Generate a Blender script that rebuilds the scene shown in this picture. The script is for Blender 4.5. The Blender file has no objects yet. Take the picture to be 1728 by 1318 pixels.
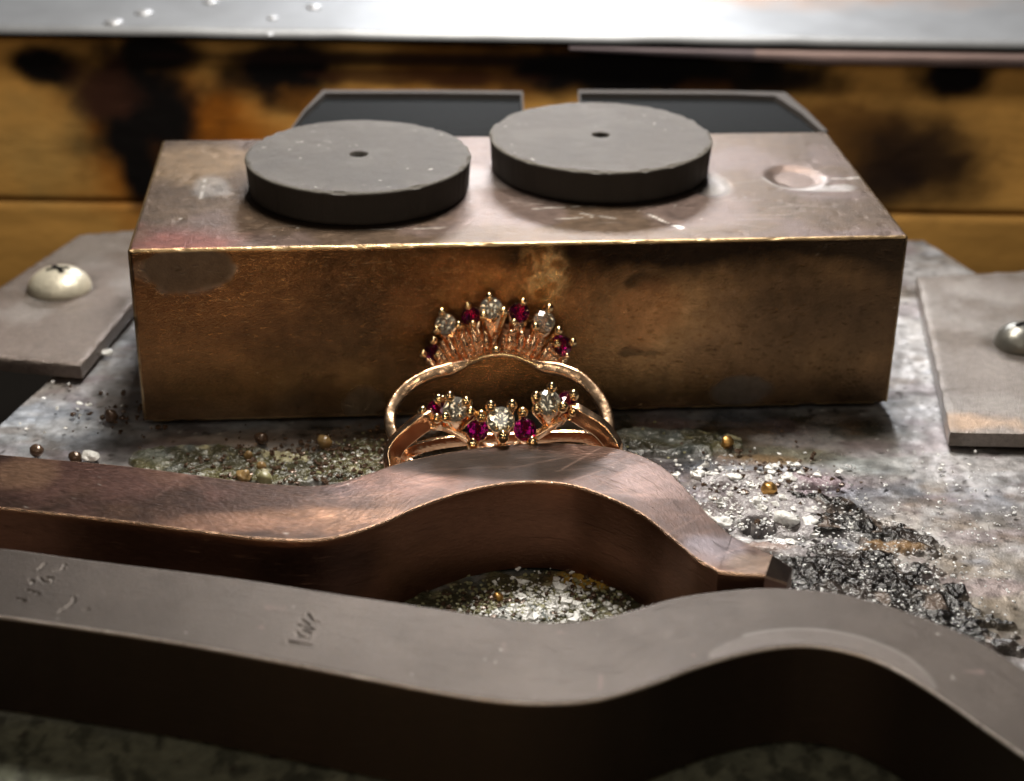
import bpy, bmesh, math, random
import numpy as np
from mathutils import Vector, Matrix
random.seed(7); rng = np.random.default_rng(7)
S = bpy.context.scene
S.unit_settings.system = 'METRIC'; S.unit_settings.scale_length = 0.01      # one unit = one centimetre

# ------------------------------------------------------------------ camera
F = 2869.5; PI_, RO = 0.46596, 0.01462
CAM = np.array([-0.0972, -14.134, 7.3754])
fw = np.array([0, math.cos(PI_), -math.sin(PI_)]); rt = np.array([1., 0, 0]); up = np.cross(rt, fw)
r2 = rt*math.cos(RO) + up*math.sin(RO); u2 = -rt*math.sin(RO) + up*math.cos(RO)
cam = bpy.data.cameras.new("camera"); co = bpy.data.objects.new("camera", cam); S.collection.objects.link(co); S.camera = co
M = Matrix(((r2[0], u2[0], -fw[0], CAM[0]), (r2[1], u2[1], -fw[1], CAM[1]), (r2[2], u2[2], -fw[2], CAM[2]), (0, 0, 0, 1)))
co.matrix_world = M
cam.sensor_width = 36; cam.lens = F/1728*36; cam.clip_start = 0.1; cam.clip_end = 500
cam.dof.use_dof = True; cam.dof.focus_distance = 14.0; cam.dof.aperture_fstop = 0.38
YAW = 0.08732; HB = 1.7425; DB = 3.032                                      # block yaw, height, depth

# ------------------------------------------------------------------ world, lamps, exposure
w = bpy.data.worlds.new("World"); S.world = w; w.use_nodes = True
w.node_tree.nodes['Background'].inputs[0].default_value = (0.95, 0.95, 1.0, 1)
w.node_tree.nodes['Background'].inputs[1].default_value = 0.015
S.view_settings.view_transform = 'Standard'; S.view_settings.look = 'None'; S.view_settings.exposure = 0.0
S.cycles.max_bounces = 10; S.cycles.transmission_bounces = 10; S.cycles.glossy_bounces = 6
S.cycles.caustics_reflective = True; S.cycles.blur_glossy = 0.6; S.cycles.sample_clamp_indirect = 6
def area(name, loc, tgt, size, power, col, sy=None):
    l = bpy.data.lights.new(name, 'AREA'); l.energy = power; l.size = size; l.color = col
    if sy: l.shape = 'RECTANGLE'; l.size_y = sy
    o = bpy.data.objects.new(name, l); S.collection.objects.link(o); o.location = loc
    o.rotation_euler = (Vector(tgt)-Vector(loc)).to_track_quat('-Z', 'Y').to_euler()
    return o
area('bench_lamp', (2.2, 8.0, 17), (0.2, -0.6, 0.5), 3.0, 2900, (1.0, 0.95, 0.90))
area('back_fill', (1.0, 30, 15), (0, 0, 0.5), 9, 4500, (0.96, 0.97, 1.0), 2.6)  # added light behind, brightens the metal tops at a grazing angle
area('wood_fill', (-1.0, 3.2, 12), (0, 3.4, 0), 3.0, 1900, (1.0, 0.93, 0.82))  # added fill from above, mainly to light the wood
for lx, ly, lz, lp in ((-4.5, -10, 12, 60), (5.5, -8, 13, 60), (-1.2, -13, 11, 45), (2.2, -15, 12.5, 45), (-8, -7, 8, 35), (8.5, -9, 7.5, 35), (0.6, -9, 15, 50)):
    area('sparkle_light', (lx, ly, lz), (0, -1, 0.8), 0.45, lp, (1.0, 0.86, 0.68))  # small lights added for sparkle on stones and gold
area('front_fill', (-1.0, -18, 13.5), (0, -1, 0.8), 7.0, 260, (1.0, 0.93, 0.82))  # added soft fill in front, mirrored by gems and gold
area('warm_front_fill', (-2.6, -11.0, 1.35), (-.6, 0, 0.9), 1.0, 85, (1.0, 0.62, 0.32))  # added low fill, stands in for the warm glow on block and bar
area('warm_front_fill', (3.4, -11.5, 1.25), (1.6, 0, 0.9), 0.8, 36, (1.0, 0.62, 0.32))  # second added warm fill, further right

# ------------------------------------------------------------------ geometry helpers
def ray(px, py): return fw*F + r2*(px-864) - u2*(py-659)
def U(px, py, z=0.):
    d = ray(px, py); return CAM + d*((z-CAM[2])/d[2])
def UP(px, py, p0, n):
    d = ray(px, py); p0 = np.asarray(p0, float); n = np.asarray(n, float)
    return CAM + d*(((p0-CAM)@n)/(d@n))
ORG = {}
def setp(o, label=None, cat=None, group=None, kind=None):
    for k, v in (('label', label), ('category', cat), ('group', group), ('kind', kind)):
        if v: o[k] = v
    return o
def thing(name, label, cat, loc, group=None):
    o = bpy.data.objects.new(name, None); S.collection.objects.link(o); o.location = loc; o.empty_display_size = .2
    ORG[o.name] = np.array(loc, float); return setp(o, label, cat, group)
def obj(name, V, Fc, mat, parent=None, smooth=True, col=None, uv=None, origin=None, autos=None):
    V = np.asarray(V, float); org = V.mean(0) if origin is None else np.asarray(origin, float)
    me = bpy.data.meshes.new(name)
    if isinstance(Fc, np.ndarray):
        n = len(Fc); k = Fc.shape[1]
        me.vertices.add(len(V)); me.vertices.foreach_set('co', (V-org).astype(np.float32).ravel())
        me.loops.add(n*k); me.loops.foreach_set('vertex_index', Fc.astype(np.int32).ravel())
        me.polygons.add(n); me.polygons.foreach_set('loop_start', np.arange(0, n*k, k, dtype=np.int32))
        me.update(calc_edges=True)
    else:
        me.from_pydata([tuple(v) for v in (V-org)], [], [tuple(int(i) for i in f) for f in Fc]); me.update()
    if smooth:
        me.polygons.foreach_set('use_smooth', np.ones(len(me.polygons), bool))
    if col is not None:
        a = me.color_attributes.new('Col', 'FLOAT_COLOR', 'POINT'); a.data.foreach_set('color', np.asarray(col, np.float32).ravel())
    if uv is not None:
        a = me.attributes.new('st', 'FLOAT_VECTOR', 'POINT'); a.data.foreach_set('vector', np.asarray(uv, np.float32).ravel())
    if autos is not None:
        try: me.set_sharp_from_angle(angle=autos)
        except Exception: pass
    me.materials.append(mat)
    o = bpy.data.objects.new(name, me); S.collection.objects.link(o)
    ORG[o.name] = org
    if parent is not None:
        o.parent = parent; o.location = org - ORG[parent.name]
    else: o.location = org
    return o
def catmull(P, n):
    P = np.asarray(P, float); m = len(P)-1; t = np.linspace(0, m, n); i = np.clip(t.astype(int), 0, m-1); u = (t-i)[:, None]
    g = lambda k: P[np.clip(k, 0, m)]
    a, b, c, d = g(i-1), g(i), g(i+1), g(i+2)
    return .5*((2*b)+(c-a)*u+(2*a-5*b+4*c-d)*u*u+(3*b-a-3*c+d)*u**3)
def grid_faces(nu, nv, wrapu=False, wrapv=False):
    iu = np.arange(nu if wrapu else nu-1); iv = np.arange(nv if wrapv else nv-1)
    a, b = np.meshgrid(iu, iv, indexing='ij'); a = a.ravel(); b = b.ravel(); a1 = (a+1) % nu; b1 = (b+1) % nv
    return np.stack([a*nv+b, a1*nv+b, a1*nv+b1, a*nv+b1], 1)
# value noise -------------------------------------------------------
_T = rng.random((256, 256))
def vn(x, y):
    xi = np.floor(x).astype(int); yi = np.floor(y).astype(int); fx = x-xi; fy = y-yi
    fx = fx*fx*(3-2*fx); fy = fy*fy*(3-2*fy)
    g = lambda a, b: _T[a % 256, b % 256]
    return (g(xi, yi)*(1-fx)+g(xi+1, yi)*fx)*(1-fy)+(g(xi, yi+1)*(1-fx)+g(xi+1, yi+1)*fx)*fy
def fbm(x, y, o=4, s=1., ox=0.):
    r = 0; a = .5; t = 0
    for k in range(o):
        r = r+a*vn(x*s+ox+17.3*k, y*s+ox*1.7+5.1*k); t += a; a *= .5; s *= 2.03
    return r/t
sm = lambda e0, e1, x: (lambda t: t*t*(3-2*t))(np.clip((x-e0)/(e1-e0), 0, 1))
def scratches(x, y, n, box, length, r, seed, ang=0., spread=.5):
    q = np.random.default_rng(seed); m = np.zeros(len(x))
    for _ in range(n):
        cx = q.uniform(box[0], box[1]); cy = q.uniform(box[2], box[3]); a = ang+q.normal(0, spread); L = q.uniform(.3, 1)*length
        dx, dy = x-cx, y-cy; u = dx*math.cos(a)+dy*math.sin(a); v = -dx*math.sin(a)+dy*math.cos(a)+.04*u*u*q.normal()
        m = np.maximum(m, (np.abs(u) < L/2)*np.exp(-(v/r)**2)*q.uniform(.3, 1))
    return m
def speck(x, y, s, thr=.93, o=0.):
    return sm(thr, thr+.03, vn(x*s+o, y*s+o*1.3))*sm(.40, .62, fbm(x, y, 3, 1.7, o+3))
def blob(x, y, c, rx, ry, soft=.5, wob=.5, ang=0., s=3., seed=0.):
    """soft irregular patch, 1 in the middle, 0 outside"""
    dx = x-c[0]; dy = y-c[1]; ca, sa = math.cos(ang), math.sin(ang)
    X = (dx*ca+dy*sa)/rx; Y = (-dx*sa+dy*ca)/ry
    d = np.sqrt(X*X+Y*Y)+(fbm(x, y, 4, s, seed+11)-.5)*2*wob
    return 1-sm(1-soft, 1+soft*.3, d)
def mixc(C, col, m):
    m = np.clip(m, 0, 1)[:, None]; return C*(1-m)+np.asarray(col, float)*m
def seg_mask(x, y, pts, r):
    d = np.full(x.shape, 9.)
    for (a, b) in zip(pts[:-1], pts[1:]):
        a = np.array(a, float); b = np.array(b, float); ab = b-a; L = ab@ab
        t = np.clip(((x-a[0])*ab[0]+(y-a[1])*ab[1])/L, 0, 1)
        d = np.minimum(d, np.hypot(x-a[0]-t*ab[0], y-a[1]-t*ab[1]))
    return 1-sm(r*.4, r, d)

# ------------------------------------------------------------------ materials
def newmat(name):
    m = bpy.data.materials.new(name); m.use_nodes = True; nt = m.node_tree
    return m, nt, nt.nodes['Principled BSDF']
def N(nt, t, **k):
    n = nt.nodes.new(t)
    for a, b in k.items():
        if a in n.inputs: n.inputs[a].default_value = b
        else: setattr(n, a, b)
    return n
def mat_painted(name, metallic=.0, nscale=20., namt=.25, bump=.02, bscale=60., rvar=.15, stretch=(1, 1, 1), spec=.5, coat=0., coord='Object', scratch=0., sstretch=None):
    """colour and roughness from the painted attribute, grain and scratches from noise"""
    m, nt, b = newmat(name); L = nt.links
    at = N(nt, 'ShaderNodeAttribute', attribute_name='Col')
    if coord == 'Object': tc = N(nt, 'ShaderNodeTexCoord'); vec = tc.outputs['Object']
    else: tc = N(nt, 'ShaderNodeAttribute', attribute_name='st'); vec = tc.outputs['Vector']
    mp = N(nt, 'ShaderNodeMapping'); mp.inputs['Scale'].default_value = stretch; L.new(vec, mp.inputs[0])
    nz = N(nt, 'ShaderNodeTexNoise'); nz.inputs['Scale'].default_value = nscale; nz.inputs['Detail'].default_value = 8; nz.inputs['Roughness'].default_value = .65
    L.new(mp.outputs[0], nz.inputs['Vector'])
    mr = N(nt, 'ShaderNodeMapRange'); mr.inputs['From Min'].default_value = .3; mr.inputs['From Max'].default_value = .7
    mr.inputs['To Min'].default_value = 1-namt; mr.inputs['To Max'].default_value = 1+namt; L.new(nz.outputs[0], mr.inputs[0])
    mx = N(nt, 'ShaderNodeVectorMath', operation='SCALE'); L.new(at.outputs['Color'], mx.inputs[0]); L.new(mr.outputs[0], mx.inputs['Scale'])
    L.new(mx.outputs[0], b.inputs['Base Color'])
    r = N(nt, 'ShaderNodeMath', operation='MULTIPLY_ADD'); r.inputs[1].default_value = rvar; L.new(nz.outputs[0], r.inputs[0])
    rs = N(nt, 'ShaderNodeMath', operation='SUBTRACT'); rs.inputs[1].default_value = rvar*.5; L.new(at.outputs['Alpha'], rs.inputs[0]); L.new(rs.outputs[0], r.inputs[2])
    L.new(r.outputs[0], b.inputs['Roughness'])
    b.inputs['Metallic'].default_value = metallic; b.inputs['Specular IOR Level'].default_value = spec
    b.inputs['Coat Weight'].default_value = coat; b.inputs['Coat Roughness'].default_value = .15
    n2 = N(nt, 'ShaderNodeTexNoise'); n2.inputs['Scale'].default_value = bscale; n2.inputs['Detail'].default_value = 6
    L.new(mp.outputs[0], n2.inputs['Vector'])
    h = n2.outputs[0]
    if scratch > 0:
        acc = None
        for k, (ang, sc) in enumerate(((.35, 1.), (-.5, 1.3), (1.2, .8))):
            m3 = N(nt, 'ShaderNodeMapping'); m3.inputs['Rotation'].default_value = (0, 0, ang)
            ss = sstretch or (2.5, 90, 30); m3.inputs['Scale'].default_value = (ss[0]*sc, ss[1]*sc, ss[2]*sc); m3.inputs['Location'].default_value = (k*3.1, k*7.7, 0)
            L.new(vec, m3.inputs[0])
            n3 = N(nt, 'ShaderNodeTexNoise'); n3.inputs['Scale'].default_value = 1.; n3.inputs['Detail'].default_value = 2; L.new(m3.outputs[0], n3.inputs['Vector'])
            t = N(nt, 'ShaderNodeMapRange'); t.inputs['From Min'].default_value = .66; t.inputs['From Max'].default_value = .74; L.new(n3.outputs[0], t.inputs[0])
            if acc is None: acc = t.outputs[0]
            else:
                a = N(nt, 'ShaderNodeMath', operation='MAXIMUM'); L.new(acc, a.inputs[0]); L.new(t.outputs[0], a.inputs[1]); acc = a.outputs[0]
        s2 = N(nt, 'ShaderNodeMath', operation='MULTIPLY_ADD'); s2.inputs[1].default_value = -scratch; L.new(acc, s2.inputs[0]); L.new(h, s2.inputs[2]); h = s2.outputs[0]
    bp = N(nt, 'ShaderNodeBump'); bp.inputs['Strength'].default_value = 1; bp.inputs['Distance'].default_value = bump; L.new(h, bp.inputs['Height'])
    L.new(bp.outputs[0], b.inputs['Normal'])
    return m
def mat_metal(name, col, rough, bump=.0, bscale=40., rvar=.1):
    m, nt, b = newmat(name); L = nt.links
    b.inputs['Base Color'].default_value = (*col, 1); b.inputs['Metallic'].default_value = 1; b.inputs['Roughness'].default_value = rough
    tc = N(nt, 'ShaderNodeTexCoord'); nz = N(nt, 'ShaderNodeTexNoise'); nz.inputs['Scale'].default_value = bscale; nz.inputs['Detail'].default_value = 4
    L.new(tc.outputs['Object'], nz.inputs['Vector'])
    bp = N(nt, 'ShaderNodeBump'); bp.inputs['Distance'].default_value = bump; L.new(nz.outputs[0], bp.inputs['Height']); L.new(bp.outputs[0], b.inputs['Normal'])
    r = N(nt, 'ShaderNodeMapRange'); r.inputs['To Min'].default_value = max(rough-rvar, .03); r.inputs['To Max'].default_value = rough+rvar; L.new(nz.outputs[0], r.inputs[0]); L.new(r.outputs[0], b.inputs['Roughness'])
    return m
def mat_plain(name, col, rough, metallic=0., bump=.01, bscale=30., namt=.2):
    m, nt, b = newmat(name); L = nt.links
    b.inputs['Metallic'].default_value = metallic; b.inputs['Roughness'].default_value = rough
    if name in ('dark_bench', 'dark_slot'): b.inputs['Specular IOR Level'].default_value = .1
    tc = N(nt, 'ShaderNodeTexCoord'); nz = N(nt, 'ShaderNodeTexNoise'); nz.inputs['Scale'].default_value = bscale; nz.inputs['Detail'].default_value = 5
    L.new(tc.outputs['Object'], nz.inputs['Vector'])
    mr = N(nt, 'ShaderNodeMapRange'); mr.inputs['To Min'].default_value = 1-namt; mr.inputs['To Max'].default_value = 1+namt; L.new(nz.outputs[0], mr.inputs[0])
    mx = N(nt, 'ShaderNodeVectorMath', operation='SCALE'); mx.inputs[0].default_value = col; L.new(mr.outputs[0], mx.inputs['Scale']); L.new(mx.outputs[0], b.inputs['Base Color'])
    bp = N(nt, 'ShaderNodeBump'); bp.inputs['Distance'].default_value = bump; L.new(nz.outputs[0], bp.inputs['Height']); L.new(bp.outputs[0], b.inputs['Normal'])
    return m
def mat_gem(name, col, ior, tr=1.):
    m, nt, b = newmat(name); b.inputs['Base Color'].default_value = (*col, 1); b.inputs['Transmission Weight'].default_value = tr
    b.inputs['IOR'].default_value = ior; b.inputs['Roughness'].default_value = .0; return m

MT = dict(
    plate=mat_painted('stained_steel', .55, 10, .28, .004, 60, .22, spec=.6, scratch=.12),
    crust=mat_painted('glassy_slag', .0, 30, .3, .012, 50, .06, spec=.45, coat=.12),
    block=mat_painted('oxidised_bronze', .9, 9, .22, .004, 60, .16, scratch=.5),
    bar_brown=mat_painted('brushed_copper_steel', .9, 5, .16, .004, 9, .2, stretch=(2.2, 9, 1), coord='st', scratch=.5, sstretch=(2., 40, 1)),
    bar_grey=mat_painted('blasted_steel', .75, 16, .18, .0045, 60, .22, stretch=(1, 2.2, 1), coord='st', scratch=.30, sstretch=(2.2, 50, 1)),
    rubber=mat_painted('abrasive_rubber', .0, 60, .15, .012, 120, .1, spec=.4),
    wood=mat_painted('scorched_wood', .0, 3, .12, .01, 8, .1, stretch=(.4, 1, 1), spec=.10),
    gold=mat_metal('rose_gold', (.98, .64, .40), .15, .006, 30, .08),
    gold_dark=mat_metal('shaded_gold', (.32, .16, .09), .4, .02, 20),  # darker gold puts shade into the gaps behind the gallery ribs
    gold_band=mat_metal('worked_rose_gold', (.98, .66, .42), .22, .009, 9, .10),
    gold_bright=mat_metal('yellow_gold_tips', (1.0, .74, .42), .12, .002, 30, .05),
    diamond=mat_gem('diamond', (1, .97, .88), 2.2, .90), ruby=mat_gem('ruby', (.26, .002, .11), 1.8, .95),
    mirror_back=mat_metal('gem_mirror', (1.0, .97, .90), .05, .0, 60, .02),  # mirror backing added to brighten the diamonds
    rail=mat_painted('pale_metal', .6, 2, .05, .004, 4, .05),
    dark=mat_plain('dark_bench', (.004, .0035, .003), .9),
    slate=mat_plain('dark_slot', (.007, .008, .009), .8),
    lug_edge=mat_plain('lug_edge', (.045, .038, .034), .8),
    tin=mat_painted('dull_tin', .6, 16, .2, .01, 60, .15, scratch=.2),
    cream=mat_plain('cream_screw', (.50, .46, .36), .38, .3, .006, 20),
    steel_dome=mat_plain('steel_screw', (.17, .165, .145), .36, .7, .006, 12),
    bead_gold=mat_metal('solder_gold', (.62, .36, .12), .38, .004, 20),
    bead_brown=mat_plain('scorched_bead', (.09, .055, .035), .22, .3, .01, 14),
    bead_tan=mat_plain('flux_bead', (.24, .155, .065), .22, .0, .02, 12, .3),
    white=mat_plain('white_flux', (.8, .8, .78), .25, 0, .02, 20, .25),
    glint_shard=mat_plain('glint_crystal', (.82, .83, .84), .05, 0, .02, 30, .3),
    olive=mat_plain('olive_flux', (.26, .25, .13), .35, 0, .01, 20, .3),
)

# ------------------------------------------------------------------ bench plate (ground)
GX0, GX1, GY0, GY1 = -7.2, 7.6, -8.2, 5.2
def gp(px, py): return U(px, py, 0)[:2]
HOLE = gp(1281, 889)
def plate_look(x, y):
    n1 = fbm(x, y, 5, 1.1, 3); n2 = fbm(x, y, 5, 4., 9); n3 = fbm(x, y, 4, 12., 21)
    C = np.tile(np.array([.43, .42, .425]), (len(x), 1)); R = np.full(len(x), .38)
    C *= (.72+.56*n1)[:, None]
    C = mixc(C, (.42, .45, .48), sm(.5, .62, n2)*.5)
    C = mixc(C, (.20, .165, .13), sm(.5, .7, fbm(x, y, 4, 2.2, 40))*.6)
    B = lambda px, py, rx, ry, c, k=1., rough=None, **kw: _b(px, py, rx, ry, c, k, rough, kw)
    def _b(px, py, rx, ry, c, k, rough, kw):
        nonlocal C, R
        m = blob(x, y, gp(px, py), rx, ry, seed=px*.01, **kw)*k
        C = mixc(C, c, m)
        if rough is not None: R = R*(1-m)+rough*m
    B(60, 720, .9, .8, (.56, .60, .65), .9, .33)
    B(250, 670, .8, .7, (.19, .15, .12), .8)
    B(180, 790, .6, .2, (.36, .37, .36), .6)
    B(450, 800, 1.6, .6, (.16, .145, .075), .95, .25)
    B(560, 770, 1.0, .35, (.10, .11, .08), .8, .2)
    B(340, 760, .4, .2, (.13, .14, .13), .7, .25)
    B(520, 840, .8, .3, (.24, .22, .14), .7, .25)
    B(900, 770, 1.7, .9, (.014, .015, .010), 1., .25); B(640, 735, 1.2, .25, (.012, .012, .009), 1., .25)  # scorching and the block's cast shadow, painted together as near-black
    B(1120, 740, .9, .6, (.022, .026, .016), 1., .2)
    B(1330, 715, 1.1, .35, (.03, .03, .02), .95, .25)  # block's painted shadow continues along its right front
    B(1340, 765, .8, .2, (.20, .19, .13), .8, .25)
    B(1270, 772, .4, .12, (.28, .17, .08), .7, .25)
    B(1480, 775, .5, .3, (.38, .42, .42), .7)
    B(1300, 850, .9, .5, (.30, .27, .28), .9, .22)
    B(1400, 815, .7, .25, (.25, .19, .22), .7, .3)
    B(1500, 830, .6, .15, (.16, .19, .24), .6, .3)
    B(1400, 880, .6, .3, (.17, .15, .15), .7, .2)
    B(1600, 870, 1.0, .7, (.38, .34, .30), .7)
    B(1690, 1010, .7, .9, (.22, .17, .11), .7)
    B(1640, 780, .7, .3, (.52, .50, .50), .6)
    B(1560, 600, .5, 1.8, (.68, .66, .65), .8)  # glare on the right of the plate, painted as a pale patch
    B(1700, 1070, .5, .5, (.10, .09, .07), .6)
    B(880, 1010, 2.4, 1.0, (.10, .10, .045), .95, .22)
    B(990, 985, .35, .25, (.26, .17, .03), .9, .15)
    for q_, (c_, k_) in enumerate((((.22, .24, .29), .55), ((.26, .20, .22), .5), ((.17, .12, .08), .6), ((.50, .49, .49), .45), ((.09, .08, .07), .5))):
        C = mixc(C, c_, sm(.54, .70, fbm(x, y*1.6, 5, 1.3+.3*q_, 120+13*q_))*k_)
    C = mixc(C, (.012, .012, .009), blob(x, y, gp(860, 765), 1.75, .75, soft=.5, wob=.3)*.9)  # block's shadow painted once more over the stains
    # near the camera: grey green streaky steel
    m = 1-sm(-4.7, -3.9, y+.3*fbm(x, y, 3, 1.5, 8)); C = mixc(C, (.17, .18, .135), m)
    st = fbm(x*3.2+y*.8, y*1.5-x*.2, 5, 4.0, 33); C = mixc(C, (.02, .02, .018), m*sm(.5, .62, st)*.55); C = mixc(C, (.17, .18, .14), m*(1-sm(.30, .42, st))*.35)
    # pits and specks everywhere
    C = mixc(C, (.05, .04, .035), sm(.72, .80, n3)*.8); C = mixc(C, (.75, .75, .74), speck(x, y, 14, .93, 77)*.7*(1-m))
    h = blob(x, y, HOLE, .135, .12, .25, .35, s=7.); C = mixc(C, (.006, .005, .005), h)
    return C, R, h
def make_plate():
    nx, ny = 600, 540
    # denser in the middle strip where the rings and the crust are
    xs = np.linspace(GX0, GX1, nx); ys = np.linspace(GY0, GY1, ny)
    X, Y = np.meshgrid(xs, ys, indexing='ij'); x = X.ravel(); y = Y.ravel()
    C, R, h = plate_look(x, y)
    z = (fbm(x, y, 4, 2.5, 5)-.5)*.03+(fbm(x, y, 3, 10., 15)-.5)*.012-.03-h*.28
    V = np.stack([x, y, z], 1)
    bm = bmesh.new(); me = bpy.data.meshes.new('tmp'); Fq = grid_faces(nx, ny)
    me.vertices.add(len(V)); me.vertices.foreach_set('co', V.astype(np.float32).ravel())
    me.loops.add(len(Fq)*4); me.loops.foreach_set('vertex_index', Fq.astype(np.int32).ravel()); me.polygons.add(len(Fq)); me.polygons.foreach_set('loop_start', np.arange(0, len(Fq)*4, 4, dtype=np.int32)); me.update(calc_edges=True)
    a = me.color_attributes.new('Col', 'FLOAT_COLOR', 'POINT'); a.data.foreach_set('color', np.concatenate([C, R[:, None]], 1).astype(np.float32).ravel())
    bm.from_mesh(me)
    out = [gp(-200, 850), gp(0, 703), gp(92, 640), gp(178, 480), gp(200, 392), gp(1560, 402), gp(1622, 416), gp(1655, 462), gp(2100, 480)]
    def cut(a, b):
        d = b-a; n = Vector((d[1], -d[0], 0)).normalized()      # keep the side on the right hand of a->b
        bmesh.ops.bisect_plane(bm, geom=bm.verts[:]+bm.edges[:]+bm.faces[:], plane_co=(a[0], a[1], 0), plane_no=-n, clear_outer=True)
    cut(gp(0, 712), gp(110, 612)); cut(out[4], out[5]); cut(out[5], out[7])
    be = [e for e in bm.edges if e.is_boundary]
    r = bmesh.ops.extrude_edge_only(bm, edges=be)
    for v in [g for g in r['geom'] if isinstance(g, bmesh.types.BMVert)]: v.co.z = -.32
    bm.to_mesh(me); bm.free(); me.name = 'ground'
    me.polygons.foreach_set('use_smooth', np.ones(len(me.polygons), bool)); me.materials.append(MT['plate'])
    o = bpy.data.objects.new('ground', me); S.collection.objects.link(o); setp(o, kind='structure')
make_plate()
def box(name, c, s, mat, parent=None, bev=.03, rz=0., col=None, smooth=True):
    bm = bmesh.new(); bmesh.ops.create_cube(bm, size=1)
    bmesh.ops.scale(bm, vec=s, verts=bm.verts)
    if bev: bmesh.ops.bevel(bm, geom=bm.edges[:], offset=bev, segments=2, profile=.5, affect='EDGES')
    bmesh.ops.rotate(bm, cent=(0, 0, 0), matrix=Matrix.Rotation(rz, 3, 'Z'), verts=bm.verts)
    V = [np.array(v.co)+np.array(c) for v in bm.verts]; Fc = [[v.index for v in f.verts] for f in bm.faces]; bm.free()
    cc = None if col is None else np.tile(np.array(col, float), (len(V), 1))
    return obj(name, V, Fc, mat, parent, smooth, cc, autos=.6, origin=c)
def prism(name, poly, z0, z1, mat, parent=None, bev=.02, col=None, seg=2):
    bm = bmesh.new(); vs = [bm.verts.new((p[0], p[1], z0)) for p in poly]; f = bm.faces.new(vs); f.normal_update()
    if f.normal.z < 0: f.normal_flip()
    r = bmesh.ops.extrude_face_region(bm, geom=[f]); 
    for g in r['geom']:
        if isinstance(g, bmesh.types.BMVert): g.co.z = z1
    bmesh.ops.recalc_face_normals(bm, faces=bm.faces[:])
    if bev: bmesh.ops.bevel(bm, geom=bm.edges[:], offset=bev, segments=seg, profile=.5, affect='EDGES')
    V = [np.array(v.co) for v in bm.verts]; Fc = [[v.index for v in q.verts] for q in bm.faces]; bm.free()
    cc = None if col is None else (col(np.array(V)) if callable(col) else np.tile(np.array(col, float), (len(V), 1)))
    return obj(name, V, Fc, mat, parent, True, cc, autos=.6)
o = box('bench_floor', (0, 2, -2.2), (60, 40, .4), MT['dark'], bev=0); setp(o, kind='structure')

# ------------------------------------------------------------------ scorched wooden backboard and pale rail
YB = 6.5
def wp(px, py): 
    p = UP(px, py, (0, YB, 0), (0, 1, 0)); return p[0], p[2]
def wood_look(x, z):
    g = fbm(x*.25, z, 4, 2.5, 4)
    C = np.tile(np.array([.70, .37, .095]), (len(x), 1))*(.75+.5*g)[:, None]
    def B(px, py, rx, ry, c=(.006, .005, .005), k=1., **kw):
        nonlocal C
        C = mixc(C, c, blob(x, z, wp(px, py), rx, ry, seed=px*.013, **kw)*k)
    B(330, 260, 1.6, 1.2, (.42, .13, .010), .95, wob=.3); B(900, 110, 2.5, .45, (.16, .06, .012), .9, wob=.3); B(1400, 250, 1.6, .9, (.10, .04, .010), .85, wob=.3)
    B(78, 110, .5, .32, wob=.3); B(235, 175, 1.15, 1.25, soft=.6, wob=.3); B(235, 290, .28, .55, wob=.2); B(262, 90, .75, .3, wob=.2); B(170, 150, .55, .4, (.05, .02, .012), .9)
    B(475, 125, .95, .58, soft=.5, wob=.25); B(660, 100, 3.2, .10, (.02, .01, .008), .9, wob=.2)
    B(1080, 120, 2.4, .48, wob=.4); B(1300, 130, 1.1, .3, k=.95, wob=.4); B(1610, 125, .62, .36, wob=.3); B(700, 130, 1.4, .12, (.06, .02, .01), .8)
    B(1560, 270, 1.3, .85, (.022, .012, .008), .97, soft=.8, wob=.3); B(1480, 320, .8, .4, (.02, .012, .01), .9, soft=.8, wob=.3)
    B(620, 170, 1.2, .25, (.3, .12, .02), .7); B(1200, 200, .8, .5, (.10, .04, .012), .8)
    B(60, 250, .8, .7, (.34, .23, .08), .6, soft=.9)
    return C
t = thing('wooden_backboard', 'scorched yellow wooden board behind the metal block, with black burn marks', 'board', (0, YB, -2))
def plank(z0, z1, dy, tone):
    nx, nz = 300, max(int((z1-z0)*26), 12); xs = np.linspace(-11, 11, nx); zs = np.linspace(z0, z1, nz)
    X, Z = np.meshgrid(xs, zs, indexing='ij'); x = X.ravel(); z = Z.ravel()
    e = np.minimum(z-z0, z1-z); y = YB+dy+.04*(1-sm(0, .06, e))
    C = wood_look(x, z)*tone; e2 = (z1-z) if z1 < 0 else (z-z0)
    C = mixc(C, (.06, .03, .012), (1-sm(0, .12, e2))*.35)
    V = np.stack([x, y, z], 1); n = len(V); V = np.concatenate([V, V+np.array([0, .6, 0])*1.]); Fq = grid_faces(nx, nz)
    side = []
    for i in range(nx-1):
        side += [[i*nz, (i+1)*nz, (i+1)*nz+n, i*nz+n], [i*nz+nz-1, i*nz+nz-1+n, (i+1)*nz+nz-1+n, (i+1)*nz+nz-1]]
    Fq = np.concatenate([Fq, np.array(side)])
    obj('plank', V, Fq, MT['wood'], t, True, np.concatenate([np.concatenate([C, C]), np.full((2*n, 1), .7)], 1), autos=.7)
ZR_ = UP(864, 75, (0, YB-.18, 0), (0, 1, 0))[2]+.02; zs_ = wp(0, 340)[1]; plank(zs_+.006, ZR_, 0, 1.0); plank(-2, zs_-.006, -.03, .92)
def rail_col(V):
    x, y = V[:, 0], V[:, 1]; C = np.tile(np.array([.27, .28, .295]), (len(V), 1))
    C = mixc(C, (.46, .24, .10), blob(x, y, (2.5, 9.6), 5.5, 1.9, soft=.8, wob=.2)*.8)  # warm reflection on the ledge, painted as an orange patch
    return np.concatenate([C*(.9+.2*fbm(x, y, 3, 1., 3))[:, None], np.full((len(V), 1), .50)], 1)
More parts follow.
